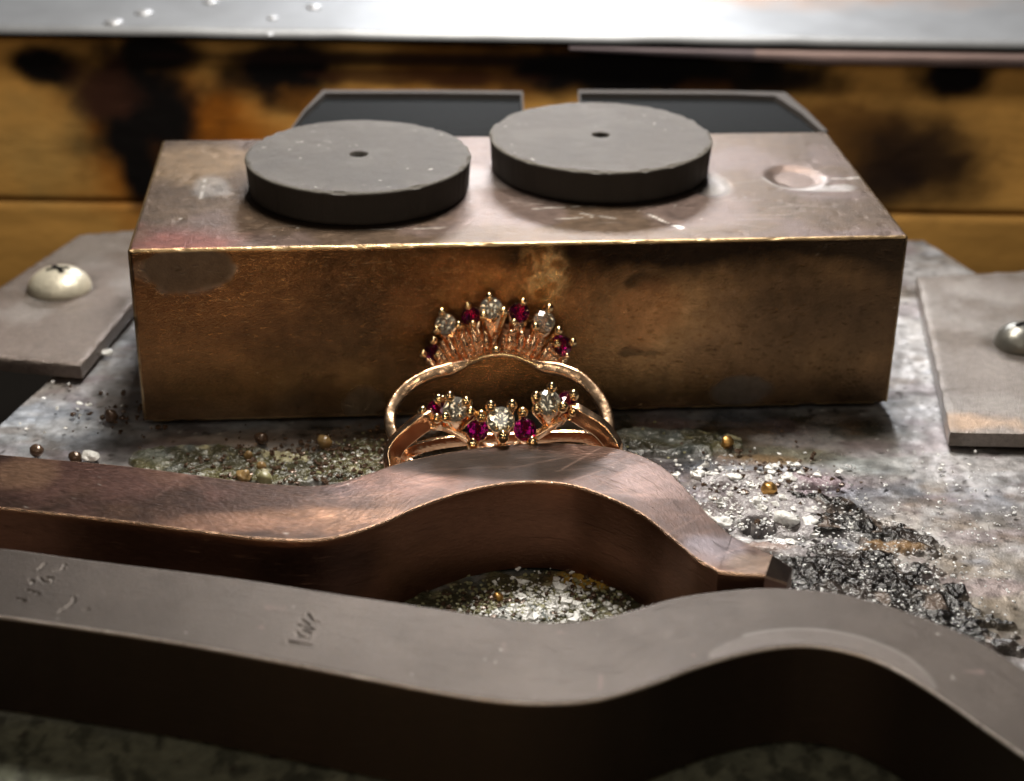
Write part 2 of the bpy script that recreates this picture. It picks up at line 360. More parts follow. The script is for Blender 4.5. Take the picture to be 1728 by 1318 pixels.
ZR = UP(864, 75, (0, YB-.18, 0), (0, 1, 0))[2]+.04; DR = ZR-1.74
t = thing('pale_metal_rail', 'wide pale metal ledge running along the top edge of the picture above the wood', 'ledge', (0, 7, 1.7))
nx, ny = 200, 60
xs = np.linspace(-13, 13, nx); ys = np.linspace(0, 1, ny); X, Yy = np.meshgrid(xs, ys, indexing='ij'); x = X.ravel(); v = Yy.ravel()
# rounded nose then flat top
yy = np.where(v < .2, YB-.18+.10*(1-np.cos(v/.2*math.pi/2)), YB-.08+(v-.2)/.8*6.); zz = np.where(v < .2, ZR+.10*np.sin(v/.2*math.pi/2), ZR+.10)
zz = zz+(fbm(x, yy, 3, 1.2, 2)-.5)*.03
V = np.stack([x, yy, zz], 1); obj('ledge_top', V, grid_faces(nx, ny), MT['rail'], t, True, rail_col(V))
n0 = 120; xs = np.linspace(-13, 13, n0); Vl = []
for xx in xs: Vl += [(xx, YB-.18, ZR), (xx, YB-.18, ZR-.04), (xx, YB+.3, ZR-.04)]
obj('ledge_underside', Vl, grid_faces(n0, 3), MT['dark'], t)
x0 = wp(960, 80)[0]; xs = np.linspace(x0, 12, 160); Vl = []; Cc = []
for xx in xs:
    k = min((xx-x0)/3.0, 1.); d = .05+.10*k+.05*float(fbm(np.array([xx]), np.array([0.]), 3, 1.3, 5)[0])*k
    Vl += [(xx, YB-.10, ZR-.045), (xx, YB-.17, ZR-.06), (xx, YB-.17, ZR-.06-d), (xx, YB-.06, ZR-.07-d)]
    c = (.62, .46, .44) if xx > wp(1270, 80)[0] else (.36, .30, .33)
    Cc += [(*c, .35)]*4
obj('edge_strip', Vl, grid_faces(160, 4), MT['rail'], t, True, Cc)
for (px, py, r) in ((192, 38, .12), (243, 22, .12), (460, 30, .07), (355, 3, .1), (530, 12, .1), (455, 58, .05)):
    p = U(px, py, ZR+.11); bm = bmesh.new(); bmesh.ops.create_uvsphere(bm, u_segments=16, v_segments=8, radius=r)
    V = [np.array(q.co)*(1, 1, .35)+p for q in bm.verts]; Fc = [[q.index for q in f.verts] for f in bm.faces]; bm.free()
    obj('solder_drop', V, Fc, MT['rail'], t, True, np.tile(np.array([.45, .46, .48, .4]), (len(V), 1)))

# ------------------------------------------------------------------ the bronze block
cy_, sy_ = math.cos(YAW), math.sin(YAW)
def b2w(P): P = np.asarray(P, float); return np.stack([P[:, 0]*cy_-P[:, 1]*sy_, P[:, 0]*sy_+P[:, 1]*cy_, P[:, 2]], 1)
def w2b(p): return np.array([p[0]*cy_+p[1]*sy_, -p[0]*sy_+p[1]*cy_, p[2]])
def tb(px, py): q = w2b(U(px, py, HB)); return q[0], q[1]                 # on the block's top, block coordinates
def fb(px, py): q = w2b(UP(px, py, (0, 0, 0), (-sy_, cy_, 0))); return q[0], q[2]   # on its front face
def gridline(a, b, n, r):
    e = np.array([0, .15, .35, .6, .85, 1.])*r*1.5
    return np.concatenate([a+e, np.linspace(a+r*2.2, b-r*2.2, n), b-e[::-1]])
def block_mesh():
    r = .035; zb = .03; Hh = HB
    gx = gridline(-3.5, 3.5, 300, r); gy = gridline(0, DB, 120, r); gz = gridline(zb, Hh, 90, r)
    Vs = []; Fs = []; Cs = []; off = 0
    for axis, side in ((1, 0), (2, 1), (0, 0), (0, 1), (1, 1)):
        g = [gx, gy, gz]; a, b = [k for k in (0, 1, 2) if k != axis]
        A, Bm = np.meshgrid(g[a], g[b], indexing='ij'); P = np.zeros((A.size, 3)); P[:, a] = A.ravel(); P[:, b] = Bm.ravel()
        P[:, axis] = (g[axis][0] if side == 0 else g[axis][-1])
        Fq = grid_faces(len(g[a]), len(g[b]))
        flip = (axis == 1) != (side == 1)
        if not flip: pass
        Fq = Fq if ((side == 1) == (axis != 1)) else Fq[:, ::-1]
        lo = np.array([-3.5+r, r, zb+r]); hi = np.array([3.5-r, DB-r, Hh-r])
        x, y, z = P[:, 0], P[:, 1], P[:, 2]
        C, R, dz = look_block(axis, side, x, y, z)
        Q = np.clip(P, lo, hi); D = P-Q; L = np.linalg.norm(D, axis=1); Pn = Q+D/np.maximum(L, 1e-9)[:, None]*(r*(1-.25*(L > r*1.06)*sm(.56, .72, fbm(x*1.+z, y+z*.7, 3, 7., 23))))[:, None]
        wear = ((L > r*1.06)).astype(float)
        C = mixc(C, (.50, .35, .18), wear*.75); R = R*(1-wear)+.34*wear
        Pn[:, axis] += dz*(1 if side else -1)
        # corners rounded in plan at the back left
        Vs.append(Pn); Fs.append(Fq+off); off += len(Pn); Cs.append(np.concatenate([C, R[:, None]], 1))
    return np.concatenate(Vs), np.concatenate(Fs), np.concatenate(Cs)
def look_block(axis, side, x, y, z):
    n = len(x); dz = np.zeros(n)
    if axis == 2:
        C = np.tile(np.array([.100, .068, .046]), (n, 1)); R = np.full(n, .44)
        C *= (.8+.4*fbm(x, y, 5, 2.2, 31))[:, None]
        C = mixc(C, (.15, .11, .10), sm(.45, .65, fbm(x, y, 4, 1.3, 66))*.6)
        C = mixc(C, (.21, .07, .055), blob(x, y, tb(275, 412), .95, .55, wob=.9, soft=.9, s=1.7)*.7)
        C = mixc(C, (.25, .17, .10), blob(x, y, tb(320, 275), .7, .7, wob=.3)*.7)
        C = mixc(C, (.26, .24, .22), blob(x, y, tb(360, 315), .18, .35, wob=.6)*.6)
        th = tb(1341, 298); dd = np.hypot((x-th[0])/.30, (y-th[1])/.36)
        ring = np.exp(-((dd-1)/.09)**2); dz -= .035*(1-sm(.6, 1.05, dd)); C = mixc(C, (.22, .16, .13), (1-sm(.85, 1, dd))*.4); C = mixc(C, (.52, .48, .46), ring*.4*(y < th[1]))
        th2 = tb(1195, 310); d2 = np.hypot((x-th2[0])/.22, (y-th2[1])/.4); dz -= .03*(1-sm(.6, 1.05, d2)); C = mixc(C, (.22, .21, .20), (1-sm(.8, 1.05, d2))*.5)
        C = mixc(C, (.5, .48, .46), blob(x, y, tb(1395, 318), .3, .10, wob=.8)*.5)
        C = mixc(C, (.26, .23, .22), blob(x, y, tb(800, 300), .5, .45, wob=.5)*.5)
        for (a, b, k) in (((1095, 362), (1150, 386), .7), ((900, 352), (1010, 347), .5), ((930, 370), (1000, 366), .5), ((1385, 302), (1450, 300), .6), ((345, 300), (340, 335), .5), ((980, 360), (1060, 372), .4), ((600, 388), (760, 384), .3), ((1140, 380), (1152, 384), .9)):
            C = mixc(C, (.72, .68, .62), seg_mask(x, y, [tb(*a), tb(*b)], .018)*k*sm(.35, .55, fbm(x, y, 2, 14, 5)))
        C = mixc(C, (.78, .75, .70), speck(x, y, 38, .965, 8)*.6)
        C = mixc(C, (.45, .40, .36), scratches(x, y, 40, (-3.4, 3.4, .1, 1.5), .6, .010, 4, 0., .25)*.22)
        dz += -.004*sm(.6, .8, fbm(x, y, 3, 9, 5))
    elif axis == 1 and side == 0:
        C = np.tile(np.array([.46, .265, .115]), (n, 1)); R = .13+.14*fbm(x, z, 4, 2.0, 44)
        nz = fbm(x*.7, z*1.6, 5, 1.6, 12); C *= (.70+.6*nz)[:, None]
        C *= (.90+.2*fbm(x*14, z*.7, 3, 2.5, 8))[:, None]
        C = mixc(C, (.12, .075, .045), sm(.30, .85, fbm(x, z, 5, 1.0, 90))*.8)
        C = mixc(C, (.10, .065, .035), sm(.50, .68, fbm(x, z, 5, 3.2, 55))*.30)
        tn = fbm(x, z, 5, 1.4, 17)-.5; C = mixc(C, (.035, .022, .013), sm(1.22, 1.72, z+.7*tn)*sm(-1.5, 1.8, x+tn)*.9+sm(1.45, 1.75, z+.5*tn)*.5); C = mixc(C, (.07, .045, .028), (1-sm(.05, .55, z+.5*tn))*.75); C = mixc(C, (.09, .06, .035), sm(2.0, 3.6, np.abs(x)+tn)*.6)  # darker top, bottom and ends: shade and dark reflections painted into the face
        c = fb(315, 455); dd = np.hypot((x-c[0])/.44, (z-c[1])/.24)+(fbm(x, z, 4, 6, 2)-.5)*.35
        C = mixc(C, (.12, .11, .095), (1-sm(.85, 1.0, dd))*.75); C = mixc(C, (.30, .28, .25), np.exp(-((dd-.95)/.09)**2)*.55*sm(.35, .6, fbm(x, z, 3, 8, 1))); R = R+.25*(1-sm(.8, 1.05, dd))
        c = fb(1255, 660); m = blob(x, z, c, .34, .16, wob=.4, soft=.3); C = mixc(C, (.14, .13, .115), m*.7); R = R+.2*m
        c = fb(615, 680); m = blob(x, z, c, .22, .2, wob=.4, soft=.3); C = mixc(C, (.22, .19, .14), m*.6); R = R+.2*m
        C = mixc(C, (.05, .035, .02), blob(x, z, fb(1090, 478), .22, .10, wob=.8, s=6)*.8)
        C = mixc(C, (.07, .05, .03), blob(x, z, fb(1075, 595), .26, .06, wob=.8, s=6)*.7)
        C = mixc(C, (.42, .20, .08), blob(x, z, fb(1090, 530), .35, .35, wob=.5)*.6)
        rg = 1-np.abs(fbm(x, z, 4, 7, 6)-.5)*7; ring_glow = blob(x, z, fb(915, 462), .24, .36, wob=.45, s=5, soft=.9); C = mixc(C, (.72, .42, .16), ring_glow*.75); C = mixc(C, (1., .80, .42), ring_glow*sm(.05, .8, rg)); R = R-.12*ring_glow  # gold light thrown by the ring, painted as a ridged caustic pattern
        C = mixc(C, (.03, .02, .012), speck(x, z, 26, .95, 3)*.7); C = mixc(C, (.5, .4, .3), speck(x, z, 30, .965, 63)*.6)
    else:
        C = np.tile(np.array([.26, .17, .10]), (n, 1)); R = np.full(n, .35)
    return C, R, dz
t_block = thing('bronze_block', 'large rectangular bronze block carrying two rubber discs behind the rings', 'metal block', (0, 1.5, .03))
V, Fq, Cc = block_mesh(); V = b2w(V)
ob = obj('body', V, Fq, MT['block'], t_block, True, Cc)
bm = bmesh.new(); bm.from_mesh(ob.data); bmesh.ops.remove_doubles(bm, verts=bm.verts, dist=.0006); bmesh.ops.recalc_face_normals(bm, faces=bm.faces[:]); bm.to_mesh(ob.data); bm.free()
# rear lugs with dark slots
def tw(px, py, z=HB): return U(px, py, z)
def lug(poly_px, slot_px):
    P = [tw(*p) for p in poly_px]; c = np.mean(P, 0)
    body = prism('rear_lug', [(p[0], p[1]) for p in P], .5, HB-.07, MT['slate'], t_block, .01)
    # raised rim strip around the outside
    Q = [tw(*p) for p in slot_px]
    V = []; n = len(P)
    for p, q in zip(P, Q): V += [(p[0], p[1], HB-.004), (q[0], q[1], HB-.004), (p[0], p[1], .5), (q[0], q[1], HB-.09)]
    Fc = []
    for i in range(n-1):
        a, b = i*4, (i+1)*4
        Fc += [[a, b, b+1, a+1], [a+2, b+2, b, a], [a+1, b+1, b+3, a+3]]
    obj('lug_rim', V, Fc, MT['lug_edge'], body, True, np.tile(np.array([.10, .085, .075, .5]), (len(V), 1)), autos=.5)
lug([(478, 234), (512, 186), (545, 151), (710, 151), (882, 153), (886, 226)], [(480, 234), (514, 188), (549, 156), (710, 156), (879, 158), (884, 226)])
lug([(976, 222), (976, 151), (1130, 152), (1240, 153), (1325, 155), (1362, 186), (1397, 221)], [(984, 222), (979, 156), (1130, 157), (1240, 158), (1308, 161), (1352, 190), (1386, 220)])

# ------------------------------------------------------------------ rubber discs
def disc(pl, pr, pc, ztop, tk, label, seed, tone):
    a = U(*pl, ztop); b = U(*pr, ztop); c = (a+b)/2; R = np.linalg.norm(a-b)/2
    t = thing('rubber_polishing_disc', label, 'rubber disc', (c[0], c[1], ztop-tk), 'grey rubber discs lying on the bronze block')
    rh = .085; ns = 220
    prof = [(rh, ztop-tk, 1)]+[(rh, ztop-tk*.5, 1), (rh, ztop-.008, 0), (rh+.01, ztop, 0)]+[(r, ztop, 0) for r in np.linspace(rh+.03, R-.035, 70)]+[(R-.015, ztop-.002, 2), (R-.004, ztop-.010, 2), (R, ztop-.03, 1)]+[(R-.004-.02*k, ztop-.03-(tk-.05)*k, 1) for k in np.linspace(.08, 1, 10)]+[(R-.05, ztop-tk, 1), (rh, ztop-tk, 1)]
    th = np.linspace(0, 2*math.pi, ns, endpoint=False); V = []; C = []
    for r, z, k in prof:
        cr = r*(1+0*th); zz = z+0*th
        nz = fbm(np.cos(th)*6+seed, np.sin(th)*6, 4, 2.2, seed)
        if r > R-.06: cr = r-.018*sm(.45, .7, nz)*(1 if k == 2 else .4); zz = z-.012*sm(.5, .7, nz)*(k == 2)
        x = c[0]+cr*np.cos(th); y = c[1]+cr*np.sin(th); V.append(np.stack([x, y, zz+.004*fbm(x, y, 2, 9, seed)*(k == 0)], 1))
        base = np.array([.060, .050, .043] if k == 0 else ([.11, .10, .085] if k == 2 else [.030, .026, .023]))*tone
        cc = np.tile(base, (ns, 1))*(.85+.3*fbm(x, y, 4, 3, seed))[:, None]
        if k == 0:
            cc = mixc(cc, (.035, .03, .028), sm(.52, .75, fbm(x, y, 4, 1.6, seed+30))*.2); cc = mixc(cc, (.15, .14, .13), sm(.55, .75, fbm(x, y, 4, 2.6, seed+60))*.15); cc = mixc(cc, (.6, .58, .52), speck(x, y, 30, .95, seed+3)*.8)
            cc = mixc(cc, (.10, .088, .075), sm(R-.3, R, cr)*sm(.4, .7, nz)*.5)
        C.append(np.concatenate([cc, np.full((ns, 1), .55 if k else .5)], 1))
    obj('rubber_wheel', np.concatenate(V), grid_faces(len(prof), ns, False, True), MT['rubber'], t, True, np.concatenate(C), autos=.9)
TK = .335
disc((413, 262), (795, 258), None, HB+TK, TK, 'left rubber disc, dark grey with a small centre hole, lower in the picture', 3, .95)
disc((826, 229), (1200, 226), None, HB+TK, TK, 'right rubber disc with a chipped edge, lighter grey, beside the thumb-shaped dent', 8, 1.12)

# ------------------------------------------------------------------ wavy bars
HBAR = .8
def bar(name, label, cat, pairs, mat, look, ns=700, stamps=None, group=None):
    far = catmull([U(p[0][0], p[0][1], (p[2] if len(p) > 2 else HBAR)) for p in pairs], ns)
    near = catmull([U(p[1][0], p[1][1], (p[2] if len(p) > 2 else HBAR)) for p in pairs], ns)
    nt_ = 56; r = .022
    ds = np.r_[0, np.cumsum(np.linalg.norm(np.diff((near+far)/2, axis=0), axis=1))]
    # outward directions
    d = far-near; d[:, 2] = 0; wdt = np.linalg.norm(d, axis=1)[:, None]; d /= wdt
    rows = []; st = []; kind = []
    def add(P, tt, k): rows.append(P); st.append(np.stack([ds, np.full(ns, tt), np.full(ns, k*.37)], 1)); kind.append(np.full(ns, k))
    up_ = np.array([0, 0, 1.])
    zt = near[:, 2:3]; dn = lambda z: up_*0+np.concatenate([np.zeros((ns, 2)), z], 1)
    base = near.copy(); base[:, 2] = .01
    for k in np.linspace(0, 1, 16): 
        P = near.copy(); P[:, 2] = .01+(near[:, 2]-r-.01)*k; add(P, -HBAR+HBAR*k, 0)
    add(near+d*r*.12+dn(-(zt*0+r*.5)), -.01, 2); add(near+d*r*.45-up_*r*.14, 0, 2)
    for k in np.linspace(0, 1, nt_): add(near+d*(r+(wdt-2*r)*k), .02+float(wdt.mean())*k, 1)
    add(far-d*r*.45-up_*r*.14, .02+float(wdt.mean()), 2); add(far-d*r*.12-up_*r*.5, .03+float(wdt.mean()), 2)
    for k in np.linspace(0, 1, 6):
        P = far.copy(); P[:, 2] = (far[:, 2]-r)*(1-k)+.01*k; add(P, 1.2+k*.8, 0)
    V = np.stack(rows, 1).reshape(-1, 3); ST = np.stack(st, 1).reshape(-1, 3); K = np.stack(kind, 1).ravel(); nv = len(rows)
    C, R, dz = look(V[:, 0], V[:, 1], V[:, 2], K, ST)
    V = V+np.stack([0*dz, 0*dz, dz*(K == 1)], 1)
    Fq = grid_faces(ns, nv)[:, ::-1]
    Fl = [list(f) for f in ((np.arange(nv)), ((ns-1)*nv+np.arange(nv))[::-1])]
    org = V.mean(0); org[2] = 0
    t = thing(name, label, cat, tuple(org), group)
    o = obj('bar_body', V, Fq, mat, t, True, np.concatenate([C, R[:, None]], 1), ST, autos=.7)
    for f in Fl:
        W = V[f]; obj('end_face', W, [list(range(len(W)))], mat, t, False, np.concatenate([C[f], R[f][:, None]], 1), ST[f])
    return t
def look_brown(x, y, z, K, ST):
    n = len(x); C = np.tile(np.array([.052, .029, .021]), (n, 1)); R = np.full(n, .36)
    top = (K == 1)
    C *= (.72+.56*fbm(ST[:, 0]*.8, ST[:, 1]*3, 5, 1.6, 3))[:, None]
    P = lambda px, py: U(px, py, HBAR)[:2]
    for (px, py, rx, ry, c, k) in ((120, 800, 1.3, .5, (.15, .075, .06), .6), (500, 880, .5, .25, (.16, .085, .05), .6), (400, 885, .7, .15, (.22, .12, .08), .6), (590, 835, .3, .2, (.10, .07, .07), .6), (30, 800, .3, .3, (.32, .19, .11), .5), (1090, 810, .35, .3, (.16, .105, .09), .6), (1200, 925, .3, .25, (.15, .14, .16), .5), (1270, 950, .25, .15, (.12, .085, .06), .6), (700, 810, .5, .3, (.16, .09, .07), .6), (620, 870, .4, .12, (.36, .20, .13), .6)):
        C = mixc(C, c, blob(x, y, P(px, py), rx, ry, wob=.5)*k*top)
    # fine file marks over the hump
    fm = np.sin((x*1.+y*2.6)*42+6*fbm(x, y, 3, 3, 4)); C *= (1+.04*fm*top*sm(.4, .6, fbm(x, y, 3, 1.4, 8)))[:, None]
    C = mixc(C, (.75, .68, .6), speck(x, y, 34, .955, 8)*.7*top)
    e = (K == 2); C = mixc(C, (.50, .32, .21), e*.8); R = np.where(e, .22, R)
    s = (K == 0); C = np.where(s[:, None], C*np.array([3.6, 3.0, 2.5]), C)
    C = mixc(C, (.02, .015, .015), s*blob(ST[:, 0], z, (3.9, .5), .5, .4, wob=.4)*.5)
    hs = fbm((x*.94+y*.34)*3, (y*.94-x*.34)*42, 3, 1., 61); C = C*(1+.5*(hs-.5)*top)[:, None]; h2_ = fbm((x*.7-y*.7)*3, (y*.7+x*.7)*38, 2, 1., 67); C = C*(1+.3*(h2_-.5)*top)[:, None]
    C = mixc(C, (.14, .075, .045), sm(.55, .75, fbm(x, y, 4, 1.5, 91))*.4*top); C = mixc(C, (.018, .012, .010), sm(.55, .75, fbm(x, y, 4, 1.7, 97))*.5*top)
    ring_shade = blob(x, y, U(850, 785, HBAR)[:2], .95, .27, soft=.3, wob=.25)*top; C = mixc(C, (.018, .013, .010), ring_shade*.8); R = R+.22*ring_shade  # shade below the rings, painted as a dark rough patch
    sc = scratches(x, y, 190, (-6, 3, -5, -1.6), .9, .009, 5, .15, .5)*top; sd = scratches(x, y, 120, (-6, 3, -5, -1.6), .5, .010, 9, -.9, .3)*top
    C = mixc(C, (.46, .30, .24), sc*.12); C = mixc(C, (.03, .02, .017), sd*.12); dz = -.0008*sc-.0008*sd
    return C, R, dz
def look_grey(x, y, z, K, ST):
    n = len(x); C = np.tile(np.array([.058, .047, .040]), (n, 1)); R = np.full(n, .48); top = (K == 1)
    C *= (.72+.56*fbm(x, y, 5, 1.4, 3))[:, None]; R = R+.18*(fbm(x, y, 4, 1.1, 71)-.5); C = mixc(C, (.045, .036, .030), sm(.5, .72, fbm(x, y, 5, 2.4, 37))*.55)
    C = mixc(C, (.14, .10, .09), speck(x, y, 8, .955, 31)*.5)
    C = mixc(C, (.6, .58, .54), speck(x, y, 28, .965, 18)*.6*top)
    P = lambda px, py: U(px, py, HBAR)[:2]
    # polished crescent on the hump
    c = P(1375, 1160); R1 = np.hypot((x-c[0])/.78, (y-c[1])/.66); cres = (1-sm(.96, 1.0, R1+.03*(fbm(x, y, 3, 3, 1)-.5)))*top*(x > P(1240, 1060)[0]-.2)
    C = mixc(C, (.10, .085, .077), cres*.7)
    ed = np.exp(-((R1-.99)/.02)**2)*top*(x > c[0]-.4)*(y > c[1]); C = mixc(C, (.5, .47, .45), ed*.12)
    dz = .002*cres
    def stamp(strokes, r=.02, d=.022):
        nonlocal dz, C
        for s in strokes:
            m = seg_mask(x, y, [P(*q) for q in s], r)*top; m2 = seg_mask(x, y, [P(*q) for q in s], r*2.1)*top
            dz = dz-d*m+d*.35*(m2-m); C = mixc(C, (.08, .07, .06), m*.30)
    stamp([[(485, 1082), (524, 1090)], [(501, 1066), (503, 1073), (520, 1076), (523, 1068), (506, 1063)], [(500, 1055), (530, 1062)], [(508, 1046), (522, 1055)], [(519, 1036), (528, 1051), (537, 1049)]], .013, .008)
    stamp([[(27, 1009), (44, 1014)], [(46, 995), (68, 1003)], [(52, 986), (58, 981), (50, 979)], [(66, 975), (74, 982), (88, 984), (88, 975), (78, 974)], [(64, 962), (76, 951)], [(92, 964), (104, 962), (110, 953)]], .012, .008)
    stamp([[(98, 1034), (114, 1024), (124, 1016), (126, 1008)], [(143, 1030), (152, 1028)]], .010, .009)
    e = (K == 2); C = mixc(C, (.55, .50, .46), e*.8); R = np.where(e, .3, R)
    s = (K == 0); C = np.where(s[:, None], C*np.array([.30, .25, .22]), C); R = np.where(s, .5, R)  # side colour darkened so the bar's front looks shaded
    dz = dz+.003*fbm(x, y, 3, 4, 3)
    return C, R, dz
bar('wavy_copper_bar', 'reddish brown brushed metal bar with a hump, rings resting behind its crest', 'metal bar',
    [((-260, 738), (-300, 828)), ((0, 766), (0, 857)), ((200, 784), (200, 879)), ((350, 803), (340, 897)), ((450, 815), (440, 909)), ((540, 818), (545, 910)), ((605, 803), (630, 888)),
     ((690, 776), (720, 850)), ((790, 757), (810, 823)), ((900, 747), (890, 813)), ((1000, 750), (960, 818)), ((1065, 762), (1020, 837)), ((1120, 788), (1080, 866)), ((1165, 832), (1130, 905)),
     ((1200, 872), (1172, 940)), ((1234, 902), (1210, 963)), ((1238, 904), (1214, 965)), ((1270, 920), (1250, 969)), ((1303, 934.5), (1290, 971.5)), ((1306, 936), (1293, 973)), ((1338, 957, ), (1328, 985), .62)], MT['bar_brown'], look_brown, 760)
bar('wavy_grey_bar', 'grey satin metal bar with stamped marks, nearest and across the foreground', 'metal bar',
    [((-6, 930), (-60, 1034)), ((10, 925), (-20, 1038)), ((150, 944), (110, 1056)), ((400, 975), (300, 1085)), ((550, 998), (500, 1122)), ((700, 1020), (680, 1157)), ((820, 1038), (800, 1178)), ((915, 1049), (900, 1187)),
     ((1000, 1045), (1000, 1182)), ((1070, 1028), (1090, 1158)), ((1140, 1008), (1170, 1128)), ((1220, 996), (1260, 1102)), ((1300, 991), (1350, 1090)), ((1400, 998), (1430, 1100)), ((1480, 1016), (1500, 1125)),
     ((1560, 1042), (1580, 1172)), ((1650, 1080), (1680, 1242)), ((1728, 1128), (1760, 1298)), ((1850, 1200), (1900, 1400)), ((2000, 1300), (2060, 1520))], MT['bar_grey'], look_grey, 1100)

# ------------------------------------------------------------------ clamp brackets
def dome(name, c, r, h, mat, parent, slot=None, tilt=0.):
    ns, nr = 40, 12; V = []
    for i in range(nr+1):
        a = i/nr*math.pi/2; rr = r*math.cos(a); z = h*math.sin(a)**1.0
        for k in range(ns):
            t = 2*math.pi*k/ns; V.append((c[0]+rr*math.cos(t), c[1]+rr*math.sin(t), c[2]+z))
    V = [(c[0]+r*.96*math.cos(2*math.pi*k/ns), c[1]+r*.96*math.sin(2*math.pi*k/ns), c[2]-.05) for k in range(ns)]+V
    o = obj(name, V, grid_faces(nr+2, ns, False, True), mat, parent, origin=c)
    for ang in (slot or []):
        s_ = obj('slot', [(c[0]+math.cos(ang)*u-math.sin(ang)*v, c[1]+math.sin(ang)*u+math.cos(ang)*v, c[2]+h*math.sqrt(max(0, 1-(u*u+v*v)/(r*r)))+.006) for u in np.linspace(-r*.36, r*.36, 9) for v in (-.028, .028)], grid_faces(9, 2), MT['dark'], o)
    return o
def tin_col(base, rust=None, scr=None):
    def f(V):
        x, y = V[:, 0], V[:, 1]; C = np.tile(np.array(base, float), (len(V), 1))*(.8+.4*fbm(x, y, 4, 1.5, 5))[:, None]
        if rust is not None: C = mixc(C, (.55, .38, .26), blob(x, y, rust, .5, .2, wob=.7)*.7)
        if scr is not None: dd = np.hypot(x-scr[0], y-scr[1]); C = mixc(C, (.05, .04, .032), (1-sm(.30, .46, dd+.2*(fbm(x, y, 3, 5, 3)-.5)))*.85)
        C = mixc(C, (.10, .075, .055), sm(.52, .68, fbm(x, y, 5, 1.6, 41))*.5); C = mixc(C, (.40, .38, .36), sm(.55, .7, fbm(x, y, 5, 1.2, 47))*.3)
        return np.concatenate([C, np.full((len(V), 1), .4)], 1)
    return f
def tab(poly, z0, z1, mat, parent, colf):
    """bracket plate with a finely divided top so its stains show"""
    P = np.array([p[:2] for p in poly]); bm = bmesh.new(); mn = P.min(0)-.1; mx = P.max(0)+.1; nx = int((mx[0]-mn[0])/.05); ny = int((mx[1]-mn[1])/.05)
    X, Y = np.meshgrid(np.linspace(mn[0], mx[0], nx), np.linspace(mn[1], mx[1], ny), indexing='ij')
    vs = [bm.verts.new((a, b, z1)) for a, b in zip(X.ravel(), Y.ravel())]
    for f in grid_faces(nx, ny): bm.faces.new([vs[i] for i in f])
    A = P; area2 = sum(A[i][0]*A[(i+1) % len(A)][1]-A[(i+1) % len(A)][0]*A[i][1] for i in range(len(A))); sg = 1 if area2 > 0 else -1
    for i in range(len(A)):
        a, b = A[i], A[(i+1) % len(A)]; d = b-a; n = Vector((d[1]*sg, -d[0]*sg, 0)).normalized()
        bmesh.ops.bisect_plane(bm, geom=bm.verts[:]+bm.edges[:]+bm.faces[:], plane_co=(a[0], a[1], 0), plane_no=n, clear_outer=True)
    cen = P.mean(0)
    for v in bm.verts:
        if v.is_boundary: v.co.z -= .012
    be = [e for e in bm.edges if e.is_boundary]
    for dz_, inn in ((.03, -.012), (z1-z0-.04, 0)):
        r = bmesh.ops.extrude_edge_only(bm, edges=be); nvv = [g for g in r['geom'] if isinstance(g, bmesh.types.BMVert)]
        for v in nvv:
            v.co.z -= dz_; d = Vector((v.co.x-cen[0], v.co.y-cen[1])).normalized(); v.co.x -= d.x*inn; v.co.y -= d.y*inn
        be = [g for g in r['geom'] if isinstance(g, bmesh.types.BMEdge) and g.is_boundary]
    bmesh.ops.recalc_face_normals(bm, faces=bm.faces[:])
    V = np.array([tuple(v.co) for v in bm.verts]); bm.verts.index_update(); Fc = [[v.index for v in f.verts] for f in bm.faces]; bm.free()
    return obj('bracket_plate', V, Fc, mat, parent, True, colf(V), autos=.8)
z1 = .17
P = [U(*p, z1) for p in ((135, 395), (255, 385), (232, 500), (136, 616), (0, 606), (-150, 590), (-120, 600), (-90, 560), (0, 497))]
P = [P[i] for i in (0, 1, 2, 3, 4, 5, 7, 8)]
P = [U(*p, z1) for p in ((135, 395), (255, 385), (232, 500), (136, 616), (-160, 588), (-160, 625))][:5]
tl = thing('clamp_bracket', 'left bracket plate with a cream domed screw, beside the block', 'bracket', tuple(np.mean(P, 0)*(1, 1, 0)), 'brackets screwed down either side of the bronze block')
tab(P, .03, z1, MT['tin'], tl, tin_col((.19, .155, .135), None, U(101, 486, .17)[:2]))
c = U(101, 486, z1); dome('screw', c, .335, .23, MT['cream'], tl, (.3, -.9))
P = [U(*p, z1) for p in ((1548, 466), (1900, 448), (1960, 735), (1604, 728))]
tr = thing('clamp_bracket', 'right bracket plate with a steel domed screw cut off by the frame edge', 'bracket', tuple(np.mean(P, 0)*(1, 1, 0)), 'brackets screwed down either side of the bronze block')
tab(P, .03, z1, MT['tin'], tr, tin_col((.25, .22, .20), U(1640, 712, z1)[:2], U(1722, 582, .17)[:2]))
c = U(1722, 582, z1); dome('screw', c, .27, .24, MT['steel_dome'], tr, (.5,))

